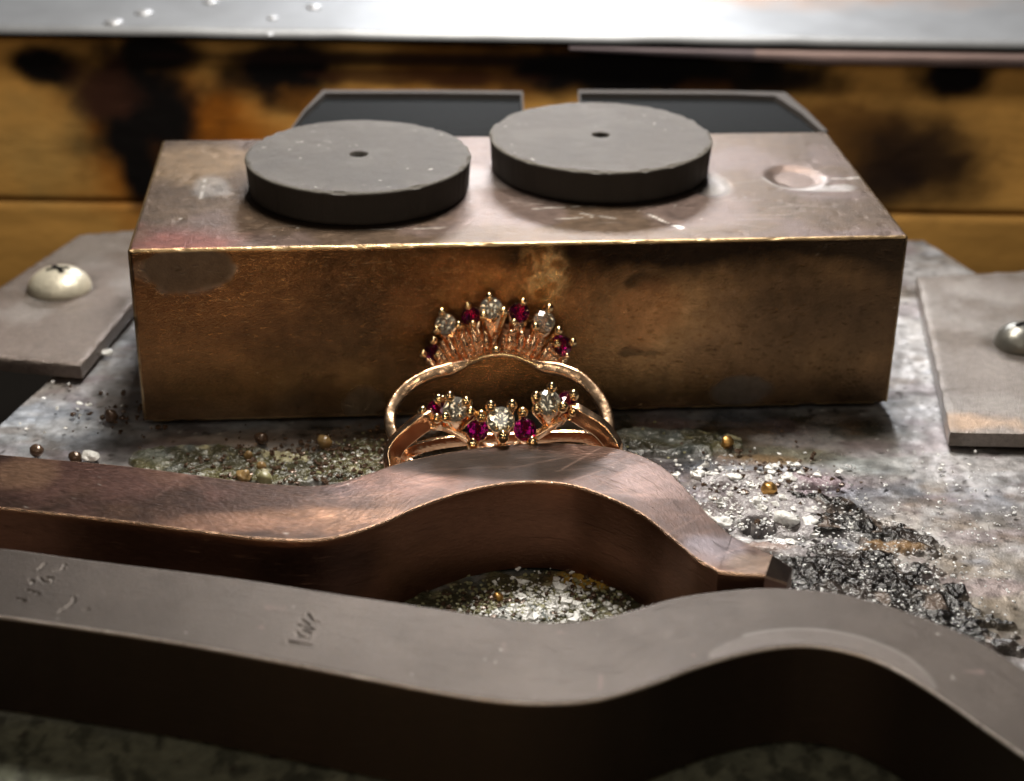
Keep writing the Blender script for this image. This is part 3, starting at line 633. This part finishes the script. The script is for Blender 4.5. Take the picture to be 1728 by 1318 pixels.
# ------------------------------------------------------------------ rings
def sweep(path, wdir, wid, thk, closed=False, nprof=12, power=3.):
    """ribbon of rounded section: wid along wdir, thk across"""
    P = np.asarray(path, float); n = len(P); T = np.roll(P, -1, 0)-np.roll(P, 1, 0)
    if not closed: T[0] = P[1]-P[0]; T[-1] = P[-1]-P[-2]
    T /= np.linalg.norm(T, axis=1)[:, None]; Wd = np.asarray(wdir, float)
    if Wd.ndim == 1: Wd = np.tile(Wd, (n, 1))
    Wd = Wd-(Wd*T).sum(1)[:, None]*T; Wd /= np.linalg.norm(Wd, axis=1)[:, None]; Nn = np.cross(T, Wd)
    wid = np.broadcast_to(wid, (n,)); thk = np.broadcast_to(thk, (n,)); V = []
    for k in range(nprof):
        a = 2*math.pi*k/nprof; c, s = math.cos(a), math.sin(a)
        cc = math.copysign(abs(c)**(2/power), c); ss = math.copysign(abs(s)**(2/power), s)
        V.append(P+Wd*(cc*wid/2)[:, None]+Nn*(ss*thk/2)[:, None])
    V = np.stack(V, 1).reshape(-1, 3); Fq = grid_faces(n, nprof, closed, True)
    Fl = [list(f) for f in Fq]
    if not closed: Fl += [list(range(nprof))[::-1], [(n-1)*nprof+k for k in range(nprof)]]
    return V, Fl
def tube(pts, rad, n=10):
    P = catmull(pts, max(len(pts)*5, 8)) if len(pts) > 2 else np.linspace(pts[0], pts[1], 7)
    r = np.interp(np.linspace(0, 1, len(P)), np.linspace(0, 1, len(rad)), rad)
    d = P[-1]-P[0]; h = np.array([1., 0, 0]) if abs(d[0]) < .8*np.linalg.norm(d) else np.array([0, 0, 1.])
    return sweep(P, h, r*2, r*2, False, n, 2.)
def sph(c, r, sq=(1, 1, 1), n=14, rough=0.):
    V = []; m = n//2+1
    for i in range(m+1):
        a = math.pi*i/m
        for k in range(n):
            b = 2*math.pi*k/n; q = 1+rough*(random.random()-.5)
            V.append((c[0]+r*sq[0]*math.sin(a)*math.cos(b)*q, c[1]+r*sq[1]*math.sin(a)*math.sin(b)*q, c[2]+r*sq[2]*math.cos(a)*q))
    return np.array(V), [list(f) for f in grid_faces(m+1, n, False, True)]
def join(parts):
    V = []; Fc = []; o = 0
    for v, f in parts: V.append(np.asarray(v)); Fc += [[i+o for i in q] for q in f]; o += len(v)
    return np.concatenate(V), Fc
def basis(n):
    n = np.asarray(n, float); n = n/np.linalg.norm(n); a = np.cross((1., 0, 0), n); a /= np.linalg.norm(a); b = np.cross(n, a); return -b, a, n
def gem(c, n, r, rot=0.):
    X, Y, Z = basis(n); L = []
    ring = lambda m, rad, h, o: [(rad*math.cos(2*math.pi*(k+o)/m+rot), rad*math.sin(2*math.pi*(k+o)/m+rot), h) for k in range(m)]
    L += ring(8, .56, .30, 0)+ring(8, .80, .19, .5)+ring(16, 1, .02, 0)+ring(16, 1, -.03, 0)+ring(8, .5, -.47, .5)+[(0, 0, -.90)]
    T0, M0, G0, H0, Q0, CU = 0, 8, 16, 32, 48, 56; Fc = [[T0+k for k in range(8)]]
    for k in range(8):
        k1 = (k+1) % 8; g = 2*k; Fc += [[T0+k, M0+k, T0+k1], [T0+k, G0+g, M0+k], [T0+k1, M0+k, G0+(g+2) % 16], [M0+k, G0+g, G0+g+1], [M0+k, G0+g+1, G0+(g+2) % 16]]
        Fc[-5] = [T0+k, M0+k, T0+k1]
        Fc += [[H0+g, Q0+k, H0+g+1][::-1], [H0+g+1, Q0+k, H0+(g+2) % 16][::-1], [H0+g, CU, Q0+k][::-1], [H0+(g+2) % 16, Q0+k, CU][::-1]]
    for k in range(16): k1 = (k+1) % 16; Fc.append([G0+k, H0+k, H0+k1, G0+k1])
    V = np.array([np.asarray(c)+r*(X*a+Y*b+Z*d) for a, b, d in L])
    bm = bmesh.new(); vs = [bm.verts.new(v) for v in V]
    for f in Fc:
        try: bm.faces.new([vs[i] for i in f])
        except ValueError: pass
    bmesh.ops.recalc_face_normals(bm, faces=bm.faces[:]); bm.verts.index_update(); Fc = [[v.index for v in f.verts] for f in bm.faces]; bm.free()
    return V, Fc
def collet(c, n, r, foot, window=False):
    X, Y, Z = basis(n); c = np.asarray(c); foot = np.asarray(foot); ns = 24; V = []; prof = ((0, 1.02), (.12, 1.0), (.30, .90), (.5, .74), (.75, .52), (1, .38))
    dn = foot-c; V = []; Fc = []
    for t, rr in prof:
        for k in range(ns):
            a = 2*math.pi*k/ns; V.append(c-Z*r*.12+dn*t+r*rr*((X*math.cos(a)+Y*math.sin(a))*(1-.3*t)))
    m = len(prof)
    for t, rr in prof[::-1]:
        for k in range(ns):
            a = 2*math.pi*k/ns; V.append(c-Z*r*.12+dn*t+r*(rr-.14)*((X*math.cos(a)+Y*math.sin(a))*(1-.3*t)))
    Fq = grid_faces(2*m, ns, True, True); out = []
    for f in Fq:
        i = f[0]//ns; k = f[0] % ns; j = i if i < m else 2*m-2-i
        if window and j in (1, 2) and k in (17, 18): continue
        if (not window) and j in (1, 2) and k % 6 in (1, 2, 3): continue
        out.append(list(f))
    return V, out
def set_stone(ring, kind, c, n, r, prongs, foot, ballr=.037, window=False, rot=0.):
    st = obj('setting', *collet(c, n, r, foot, window), MT['gold'], ring, autos=.8)
    gc = np.asarray(c)+np.asarray(n)/np.linalg.norm(n)*r*.12
    g = obj(kind, *gem(gc, n, r, rot), MT[kind], st, smooth=False)
    if kind == 'diamond':                                     # mirror facets added under the girdle for sparkle
        g.data.materials.append(MT['mirror_back']); nn_ = np.asarray(n)/np.linalg.norm(n)
        for p_ in g.data.polygons:
            if (np.array(p_.center)+ORG[g.name]-gc)@nn_ < -.06*r: p_.material_index = 1
    for p in prongs:
        q = np.asarray(p[0]); br = ballr*(p[1] if len(p) > 1 else 1)
        mid = q*.6+np.asarray(c)*.0+np.asarray(foot)*.4
        nn = np.asarray(n)/np.linalg.norm(n); out = q-np.asarray(c); mid = np.asarray(c)+out*1.02-nn*(out@nn)-nn*r*.75
        V, Fc = join([tube([foot, mid, q-nn*br*.5], [.022, .028, .024]), sph(q, br, (1, 1, 1.1), 14)])
        obj('prong', V, Fc, MT['gold_bright'], st)
# --- ring 1: tall crown ring leaning on the block
TH = math.radians(30); C1 = np.array([-.11, -.84, .42]); n1 = np.array([0, -math.sin(TH), math.cos(TH)]); v1 = np.array([0, math.cos(TH), math.sin(TH)])
p1 = lambda px, py: UP(px, py, C1, n1)
ring1 = thing('gemstone_ring', 'upper rose gold ring with a tall fanned crown of stones, leaning on the block', 'ring', (C1[0], C1[1]-.6, .02), 'rose gold rings set with diamonds and rubies')
vis = [(666, 742), (659, 718), (660, 696), (672, 671), (696, 648), (727, 632), (760, 623), (790, 612), (815, 602), (842, 598), (869, 601), (893, 610), (916, 619), (945, 624), (976, 637), (1002, 661), (1019, 688), (1026, 715), (1024, 742)]
pv = [p1(*q) for q in vis]
l0, l1 = (pv[0]-C1)@v1, (pv[-1]-C1)@v1
hid = []
xa, xb = pv[-1][0], pv[0][0]
for a in np.linspace(.12, math.pi-.12, 9):
    hid.append(np.array([(xa+xb)/2+(xa-xb)/2*math.cos(a), C1[1], C1[2]])+v1*(-.0+(l0+l1)/2-(.70+(l0+l1)/2)*math.sin(a)))
path = catmull(pv+hid+[pv[0]], 240)[:-1]
t_ = np.linspace(0, 1, len(path)); u_ = t_*(len(pv)+len(hid))     # control index
wid = np.interp(u_, [0, 3, 5, 6, 7.5, 11, 12.5, 14, 16, 18, 23, 28], [.12, .13, .14, .13, .06, .06, .13, .16, .15, .13, .12, .12])
thk = np.interp(u_, [0, 4, 6, 7, 11, 12.5, 14, 18, 23, 28], [.10, .105, .115, .055, .055, .115, .115, .105, .08, .10])
obj('band', *sweep(path, np.array([0, -.86, .51]), wid, thk, True, 24, 5.), MT['gold_band'], ring1, autos=.9)
B1 = p1(842, 598); nh = np.array([0, -math.sin(math.radians(74)), math.cos(math.radians(74))])
h1 = lambda px, py, off=0.: UP(px, py, B1+nh*off, nh)
vd = np.array([0, -.80, .60])
base_arc = [(742, 629), (766, 621), (790, 611), (815, 601), (842, 597), (869, 600), (893, 609), (914, 618), (934, 622)]
arc = catmull([h1(*q) for q in base_arc], 60)
def arc_at(px): return arc[np.argmin(np.abs(arc[:, 0]-h1(px, 600)[0]))]
stones1 = [
    ('ruby', (729, 598), 17, [(714, 598), (738, 600), (732, 575)], (738, 630), .0),
    ('diamond', (752, 547), 18.5, [(746, 527), (774, 549), (737, 557)], (783, 612), .05),
    ('ruby', (795, 534), 17, [(790, 516), (798, 547)], (812, 598), -.05),
    ('diamond', (829, 520), 19, [(826, 501), (850, 526), (816, 533)], (833, 590), .08),
    ('ruby', (876, 528), 18, [(883, 509), (868, 545)], (868, 594), -.05),
    ('diamond', (918, 543), 19, [(927, 520), (943, 558), (904, 552)], (893, 606), .05),
    ('ruby', (948, 583), 18, [(967, 578), (940, 580)], (941, 623), .0)]
PX = 1/192.
for i, (k, c, r, pr, ft, off) in enumerate(stones1):
    cc = h1(*c, off); n = vd+np.array([(c[0]-838)/110.*.35, 0, 0])
    set_stone(ring1, k, cc, n, r*PX, [(h1(*q, off+.05),) for q in pr], h1(*ft, 0), .039, window=(i == 3), rot=i*.4)
ribs = []
for i, (a, b) in enumerate((((770, 622), (745, 575)), ((776, 620), (757, 570)), ((786, 614), (768, 565)), ((795, 610), (778, 558)), ((802, 606), (787, 562)), ((808, 603), (797, 552)), ((815, 600), (806, 560)), ((824, 598), (818, 560)), ((850, 597), (852, 562)), ((858, 598), (862, 560)), ((866, 600), (869, 548)), ((874, 602), (882, 562)), ((882, 606), (893, 568)), ((889, 610), (905, 562)), ((897, 615), (916, 570)), ((904, 620), (930, 580)), ((832, 596), (836, 566)), ((762, 624), (740, 590)), ((750, 628), (738, 600)), ((742, 630), (722, 606)), ((911, 619), (934, 590)), ((920, 621), (940, 596)), ((930, 622), (944, 602)), ((940, 624), (958, 600)))):
    ribs.append(tube([h1(*a, .02), h1((a[0]+b[0])/2, (a[1]+b[1])/2, .05+.02*(i % 2)), h1(*b, .04)], [.030, .034, .026]))
    for q in np.linspace(.15, .95, 5): 
        c = h1(a[0]+(b[0]-a[0])*q+random.uniform(-2, 2), a[1]+(b[1]-a[1])*q, .07); ribs.append(sph(c, random.uniform(.018, .030), n=8))
obj('gallery_rib', *join(ribs), MT['gold'], ring1, autos=.9)['kind'] = 'stuff'
# back plate of the gallery
top_arc = catmull([h1(*q, -.06) for q in ((735, 598), (752, 570), (790, 552), (830, 545), (870, 552), (915, 566), (940, 598))], 60); bot = catmull([h1(*q, -.03) for q in base_arc], 60)
rows = [bot*(1-k)+top_arc*k for k in np.linspace(0, 1, 8)]
V = np.stack(rows, 1).reshape(-1, 3); V = V+np.random.default_rng(3).normal(0, .006, V.shape); V2 = V+np.array([0, .04, 0]); 
obj('gallery_wall', np.concatenate([V, V2]), [list(f) for f in grid_faces(60, 8)]+[[i+len(V) for i in f][::-1] for f in grid_faces(60, 8)], MT['gold_dark'], ring1)
obj('centre_bead', *sph(h1(837, 590, .14), .042, (1.1, 1, .8)), MT['gold_bright'], ring1)
obj('rim_wire', *sweep(catmull([h1(q[0], q[1]+1, .10) for q in base_arc], 60), nh, .05, .034, False, 10, 2.2), MT['gold_bright'], ring1)
# --- ring 2: low cluster ring, head resting on the brown bar
Q2 = UP(849, 739, (0, -1.93, 0), (0, 1, 0)); n2 = np.array([0, -.84, .54]); n2 /= np.linalg.norm(n2)
h2 = lambda px, py, off=0.: UP(px, py, Q2+n2*off, n2)
ring2 = thing('gemstone_ring', 'lower rose gold ring with a shallow curved row of stones, propped on the brown bar', 'ring', (Q2[0], -1.4, .02), 'rose gold rings set with diamonds and rubies')
left = [(663, 790), (662, 768), (672, 748), (695, 727), (722, 709)]; right = [(968, 696), (990, 708), (1012, 722), (1028, 740), (1036, 757)]
under = [(738, 716), (760, 724), (790, 741), (820, 756), (848, 758), (875, 752), (905, 735), (935, 716), (955, 702)]
pl = [h2(*q) for q in left]; pu = [h2(*q, -.10) for q in under]; pr_ = [h2(*q) for q in right]
e0, e1 = pr_[-1], pl[0]; hid = []
for a in np.linspace(.25, math.pi-.25, 8):
    c = (e0+e1)/2; hid.append(np.array([c[0]+(e0[0]-c[0])*math.cos(a)*1.0, c[1]+.55*math.sin(a), c[2]+(.06-c[2])*math.sin(a)]))
path = catmull(pl+pu+pr_+hid+[pl[0]], 260)[:-1]; nc = len(pl)+len(pu)+len(pr_)+len(hid); u_ = np.linspace(0, nc, len(path))
wid = np.interp(u_, [0, 2, 4, 5.5, 13, 14, 16, 18, 23, nc], [.15, .16, .17, .07, .07, .15, .15, .14, .12, .15]); thk = np.interp(u_, [0, 4, 5.5, 13, 14.5, 19, nc], [.07, .08, .06, .06, .09, .07, .07])
wd = np.array([0, -.35, .94]); WD = np.stack([np.clip(-path[:, 0]*1.2, -.6, .6)*-1., np.full(len(path), -.30), np.full(len(path), .85)], 1)
obj('band', *sweep(path, WD, wid, thk, True, 24, 9.), MT['gold_band'], ring2, autos=.9)
strip = catmull([UP(px, py, (0, -1.62, 0), (0, 1, 0)) for px, py in ((668, 776), (700, 758), (750, 746), (800, 741), (850, 739), (905, 738), (950, 735), (990, 738), (1022, 752))], 60)
obj('inner_band', *sweep(strip, np.array([0, -.2, 1.]), .115, .05, False, 12, 4.), MT['gold'], ring2, autos=.9)
stones2 = [
    ('ruby', (737, 694), 18, [(713, 694), (740, 674), (737, 706)], (748, 722), -.02, (-.5, -.75, .5)),
    ('diamond', (769, 691), 20, [(759, 669), (787, 678), (752, 705), (794, 695)], (772, 728), .07, (-.15, -.8, .6)),
    ('ruby', (806, 726), 17, [(798, 750, 1.3), (812, 703, 1.3)], (806, 752), .0, (-.1, -.85, .5)),
    ('diamond', (845, 709), 21, [(828, 686, 1.1), (864, 684, 1.1), (849, 737, 1.25)], (847, 752), .08, (0, -.8, .6)),
    ('ruby', (886, 725), 18, [(898, 746, 1.2), (882, 696, 1.1)], (884, 750), .0, (.1, -.85, .5)),
    ('diamond', (925, 680), 20.5, [(931, 654, 1.05), (905, 670, 1.1), (950, 687, 1.1), (906, 690)], (925, 720), .08, (.1, -.8, .6)),
    ('ruby', (957, 680), 18, [(968, 667, 1.1), (967, 695)], (950, 712), -.02, (.5, -.75, .5))]
for i, (k, c, r, pr, ft, off, n) in enumerate(stones2):
    set_stone(ring2, k, h2(*c, off), np.array(n), r*PX, [(h2(q[0], q[1], off+.05), q[2] if len(q) > 2 else 1.) for q in pr], h2(*ft, -.10), .041, rot=i*.37)
for px, py in ((858, 722), (838, 722), (935, 694), (914, 694), (776, 702)): obj('centre_bead', *sph(h2(px, py, .12), .019, n=10), MT['gold_bright'], ring2)

# ------------------------------------------------------------------ slag crust, beads and crystals on the plate
def crust(name, label, box_px, maskf, look, h, res=.0125, seed=1, mat='crust', cat='slag crust'):
    P = np.array([gp(*q) for q in box_px]); mn = P.min(0); mx = P.max(0); nx = int((mx[0]-mn[0])/res); ny = int((mx[1]-mn[1])/res)
    X, Y = np.meshgrid(np.linspace(mn[0], mx[0], nx), np.linspace(mn[1], mx[1], ny), indexing='ij'); x = X.ravel(); y = Y.ravel()
    m = maskf(x, y); q = np.abs(fbm(x, y, 3, 7., seed)-.5)*2; bub = fbm(x, y, 3, 9., seed+5)
    fine = fbm(x, y, 2, 19., seed+9); z = -.06+.055*sm(.0, .55, m)+h*sm(.1, .9, m)*(.15+.6*bub-.3*q)+.035*(fine-.5)*sm(.15, .5, m)
    hd = 1-sm(.6, 1.05, np.hypot((x-HOLE[0])/.16, (y-HOLE[1])/.13)+.5*(fbm(x, y, 3, 9, 3)-.5)); z = z-.4*hd
    V = np.stack([x, y, z], 1); C, R = look(x, y, m, bub); C0, R0, _h = plate_look(x, y); k_ = sm(.0, .85, m+.9*(bub-.5)+.6*(fine-.5))[:, None]; C = C0*(1-k_)+C*k_; C = mixc(C, (.006, .005, .005), hd)
    Fq = grid_faces(nx, ny); keep = (z[Fq] > -.045).any(1) | (hd[Fq] > .3).any(1); Fq = Fq[keep]; used = np.unique(Fq); rm = np.zeros(len(V), int); rm[used] = np.arange(len(used))
    o = obj(name, V[used], rm[Fq], MT[mat], None, True, np.concatenate([C, R[:, None]], 1)[used]); setp(o, label, cat, None, 'stuff')
def blobs(lst, wob=.5, s=3.):
    return lambda x, y: np.clip(1.7*sum(blob(x, y, gp(a, b), rx, ry, soft=.9, wob=wob, ang=an, s=s, seed=a*.01) for a, b, rx, ry, an in lst), 0, 1)
def look_black(x, y, m, bub):
    C = np.tile(np.array([.006, .005, .0045]), (len(x), 1)); k = fbm(x, y, 4, 3, 50)
    C = mixc(C, (.05, .04, .035), sm(.5, .65, k)*.7); C = mixc(C, (.22, .17, .14), sm(.64, .74, fbm(x, y, 3, 5, 71))*.6); C = mixc(C, (.32, .20, .10), blob(x, y, gp(1490, 925), .35, .08, wob=.5)*.8)
    return C, np.full(len(x), .13)
crust('burnt_slag_crust', 'glossy black bubbled slag crust on the plate right of the brown bar end', [(1290, 840), (1728, 840), (1728, 1130), (1290, 1150)],
      blobs([(1440, 985, .85, .42, -.2), (1390, 965, .55, .4, 0), (1480, 900, .50, .22, -.5), (1420, 885, .3, .2, 0), (1560, 1020, .6, .3, -.5), (1660, 1075, .5, .10, -.6), (1390, 845, .3, .10, -.3)], .85, 6.), look_black, .085, .010, 4)
def look_pale(x, y, m, bub):
    C = np.tile(np.array([.30, .28, .29]), (len(x), 1)); C = mixc(C, (.12, .10, .10), sm(.5, .64, fbm(x, y, 4, 3, 50))*.8); C = mixc(C, (.78, .78, .77), sm(.58, .68, fbm(x, y, 4, 6, 13))*.9*blob(x, y, gp(1270, 855), .55, .35, soft=.8, wob=.4)); C = mixc(C, (.30, .20, .24), blob(x, y, gp(1400, 810), .4, .2)*.6)
    C = mixc(C, (.42, .28, .22), blob(x, y, gp(1290, 925), .35, .1)*.5)
    return C, np.full(len(x), .20)
crust('pale_flux_crust', 'pale glassy flux crust with white flecks around a black hole', [(1150, 760), (1480, 760), (1480, 950), (1180, 980)],
      blobs([(1270, 850, .55, .33, -.2), (1250, 810, .4, .12, 0), (1350, 880, .35, .3, -.2), (1330, 810, .5, .12, -.1), (1320, 930, .4, .12, -.3)], .5), look_pale, .075, .0125, 9, cat='flux crust')
def look_olive(x, y, m, bub):
    C = np.tile(np.array([.075, .070, .032]), (len(x), 1)); C = mixc(C, (.03, .03, .02), sm(.48, .62, fbm(x, y, 4, 3, 20))*.8); C = mixc(C, (.36, .33, .20), sm(.56, .68, fbm(x, y, 3, 4, 25))*.8); C = mixc(C, (.16, .19, .20), sm(.55, .7, fbm(x, y, 3, 2, 95))*.5); C = mixc(C, (.010, .011, .007), blob(x, y, gp(900, 770), 1.65, .6, soft=.4, wob=.3)*.93)  # last mix paints the block's shadow into the glaze
    return C, np.full(len(x), .16)
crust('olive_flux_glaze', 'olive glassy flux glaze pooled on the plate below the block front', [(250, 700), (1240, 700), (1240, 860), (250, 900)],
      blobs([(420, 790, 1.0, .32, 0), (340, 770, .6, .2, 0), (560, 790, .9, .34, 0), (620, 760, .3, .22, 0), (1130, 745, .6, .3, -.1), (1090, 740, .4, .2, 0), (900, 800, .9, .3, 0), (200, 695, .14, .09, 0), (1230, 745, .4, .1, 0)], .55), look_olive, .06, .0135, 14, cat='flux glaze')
def look_ochre(x, y, m, bub):
    C, R = look_olive(x, y, m, bub); C = mixc(C, (.40, .24, .04), blob(x, y, gp(985, 982), .30, .16, wob=.2)*.95); return C, R
crust('ochre_flux_pool', 'olive and ochre flux pool under white crumbs between the two wavy bars', [(640, 940), (1130, 940), (1130, 1060), (640, 1070)],
      blobs([(900, 1010, 1.3, .42, 0), (990, 985, .4, .25, 0)], .4), look_ochre, .05, .013, 19, cat='flux pool')

def lump(c, r, sq=.7, j=.25, n=8):
    V, Fc = sph((c[0], c[1], c[2]), r, (1, 1, sq), n, j); return V, Fc
EDGE_ = (gp(0, 712), gp(110, 612))
def scatter(name, label, cat, mat, areas, rr, seed):
    R_ = random.Random(seed); parts = []
    for px, py, sx, sy, cnt in areas:
        for _ in range(cnt):
            p = U(R_.gauss(px, sx), R_.gauss(py, sy), .02); r = R_.uniform(*rr)
            ea, eb = EDGE_
            if (eb[0]-ea[0])*(p[1]-ea[1])-(eb[1]-ea[1])*(p[0]-ea[0]) > -.03 or (p[0] < -3 and p[1] > .6): continue
            parts.append(lump((p[0], p[1], .015+r*.2), r, R_.uniform(.4, .9), 1.1, 5))
    o = obj(name, *join(parts), MT[mat], None, smooth=False); setp(o, label, cat, None, 'stuff')
random.seed(21)
scatter('white_crumbs', 'tiny white flux crumbs strewn over the plate', 'crumbs', 'white', [(930, 1010, 50, 22, 380), (905, 1035, 55, 12, 200), (1010, 1030, 40, 9, 60), (1290, 830, 60, 22, 80), (1250, 860, 30, 14, 70), (1150, 780, 45, 14, 16), (620, 755, 20, 14, 8), (90, 680, 60, 30, 14), (185, 560, 22, 30, 10), (1600, 770, 50, 20, 16), (560, 770, 60, 18, 30), (1450, 960, 80, 40, 40)], (.006, .022), 3)
scatter('olive_crumbs', 'small olive and cream flux crumbs scattered in the flux between the bars', 'crumbs', 'olive', [(900, 1010, 90, 22, 300), (480, 790, 80, 16, 60), (600, 765, 40, 14, 40), (1120, 745, 50, 20, 12), (1000, 1000, 60, 22, 100), (790, 1010, 50, 14, 60)], (.006, .020), 5)
scatter('glint_crystals', 'clear and white crystal shards added for the glints around the pale and black crusts', 'crystals', 'glint_shard', [(1270, 850, 60, 30, 130), (1400, 900, 90, 45, 120), (1450, 990, 80, 35, 130), (1210, 790, 30, 14, 30), (1560, 1020, 60, 40, 40), (1640, 860, 70, 70, 30), (1420, 800, 50, 14, 20)], (.007, .020), 11)  # shards added to give the crusts their bright glints
scatter('white_flakes', 'larger white flux flakes clustered round the amber bead and the black hole', 'flakes', 'white', [(1260, 850, 50, 20, 26), (1190, 795, 20, 8, 7), (1330, 800, 45, 14, 9), (1380, 880, 50, 25, 8), (940, 1010, 60, 18, 22)], (.022, .055), 17)
scatter('glint_specks', 'pinpoint pale specks standing in for glints over the black slag right of the brown bar end', 'glints', 'glint_shard', [(1440, 965, 80, 42, 330), (1420, 890, 60, 30, 120), (1580, 1030, 60, 35, 120), (1280, 850, 60, 30, 150), (1650, 900, 60, 70, 80)], (.005, .015), 31)  # pale specks added in place of glints on the slag
scatter('dark_grit', 'fine dark and rusty grit caught in the flux left of the rings', 'grit', 'bead_brown', [(480, 785, 110, 24, 260), (600, 760, 50, 20, 160), (200, 700, 40, 20, 60), (1000, 1000, 60, 20, 90), (820, 1020, 60, 14, 70), (1300, 810, 70, 30, 120)], (.008, .030), 12)
beads = [
    ('solder_bead', 'gold solder bead in the dark slag below the block, left of its right corner', 'bead', 'bead_gold', (1226, 744), .072),
    ('solder_bead', 'bright amber bead with a white glint on the pale flux right of the bar', 'bead', 'bead_gold', (1299, 820), .085),
    ('solder_bead', 'tiny gold nugget lying among crumbs between the two bars', 'bead', 'bead_gold', (841, 1003), .045),
    ('scorched_bead', 'round brown bead on the bluish plate at the far left', 'bead', 'bead_brown', (62, 757), .065),
    ('scorched_bead', 'brown bead half hidden behind the brown bar, beside a white chip', 'bead', 'bead_brown', (127, 768), .07),
    ('scorched_bead', 'amber topped brown bead in the dark burnt spot left of the block', 'bead', 'bead_brown', (187, 697), .08),
    ('flux_bead', 'large tan flux bead just below the block, highest of the tan cluster', 'bead', 'bead_tan', (548, 742), .085),
    ('flux_bead', 'tan bead in the middle of the olive flux left of the rings', 'bead', 'bead_tan', (419, 763), .07),
    ('flux_bead', 'tan bead touching the far edge of the brown bar', 'bead', 'bead_tan', (412, 797), .085),
    ('flux_bead', 'pale yellow bead beside the tan bead at the brown bar edge', 'bead', 'olive', (447, 803), .075),
    ('flux_bead', 'brownish bead between the tan beads in the olive flux', 'bead', 'bead_tan', (441, 781), .055),
    ('flux_bead', 'glossy brown lump under the block front edge, above the tan beads', 'bead', 'bead_brown', (441, 735), .075),
    ('white_chip', 'white flux chip lying beside the brown bead by the brown bar', 'chip', 'white', (153, 765), .07),
    ('white_chip', 'flat white flake right of the black hole, left one of the pair', 'chip', 'white', (1330, 868), .10),
    ('white_chip', 'rounded white flake, right one of the pair near the black hole', 'chip', 'white', (1370, 873), .10),
    ('white_chip', 'white chip against the edge of the brown bar near the black hole', 'chip', 'white', (1222, 872), .10),
    ('white_chip', 'upright white chip above the amber bead', 'chip', 'white', (1348, 778), .06),
    ('white_chip', 'glinting white lump left of the amber bead near the bar', 'chip', 'white', (1243, 797), .075),
    ('white_chip', 'small white lump nearest the brown bar crest, leftmost of the glints', 'chip', 'white', (1178, 795), .05),
    ('white_chip', 'small white lump second from the brown bar crest', 'chip', 'white', (1207, 795), .05),
    ('white_chip', 'white lump above and left of the amber bead', 'chip', 'white', (1310, 781), .055),
    ('white_chip', 'white lump just right of the amber bead', 'chip', 'white', (1327, 800), .055),
    ('white_chip', 'pale bead on the plate just below the left bracket edge', 'chip', 'white', (180, 590), .06),
    ('white_chip', 'left one of two pale specks under the left bracket', 'chip', 'white', (134, 676), .04),
    ('white_chip', 'right one of two pale specks under the left bracket', 'chip', 'white', (150, 678), .04),
]
for nm, lb, ct, mt, (px, py), r in beads:
    p = U(px, py, .03+r*.5); flat = nm == 'white_chip'
    r *= .8
    V, Fc = sph((p[0], p[1], .012+r*(.30 if flat else .42)), r, (1.15, .95, .55) if flat else (1, 1, .95), 16, .0); V = V+((fbm(V[:, 0]+V[:, 2]*2, V[:, 1]-V[:, 2], 3, 9., px*.1)-.5)*(r*2.6 if flat else r*.95))[:, None]*((V-np.array([p[0], p[1], 0]))/r)
    g = {'solder_bead': 'solder beads on the plate', 'scorched_bead': 'scorched beads on the plate', 'flux_bead': 'flux beads by the block', 'white_chip': 'white flux chips on the plate'}[nm]
    setp(obj(nm, V, Fc, MT[mt]), lb, ct, g)
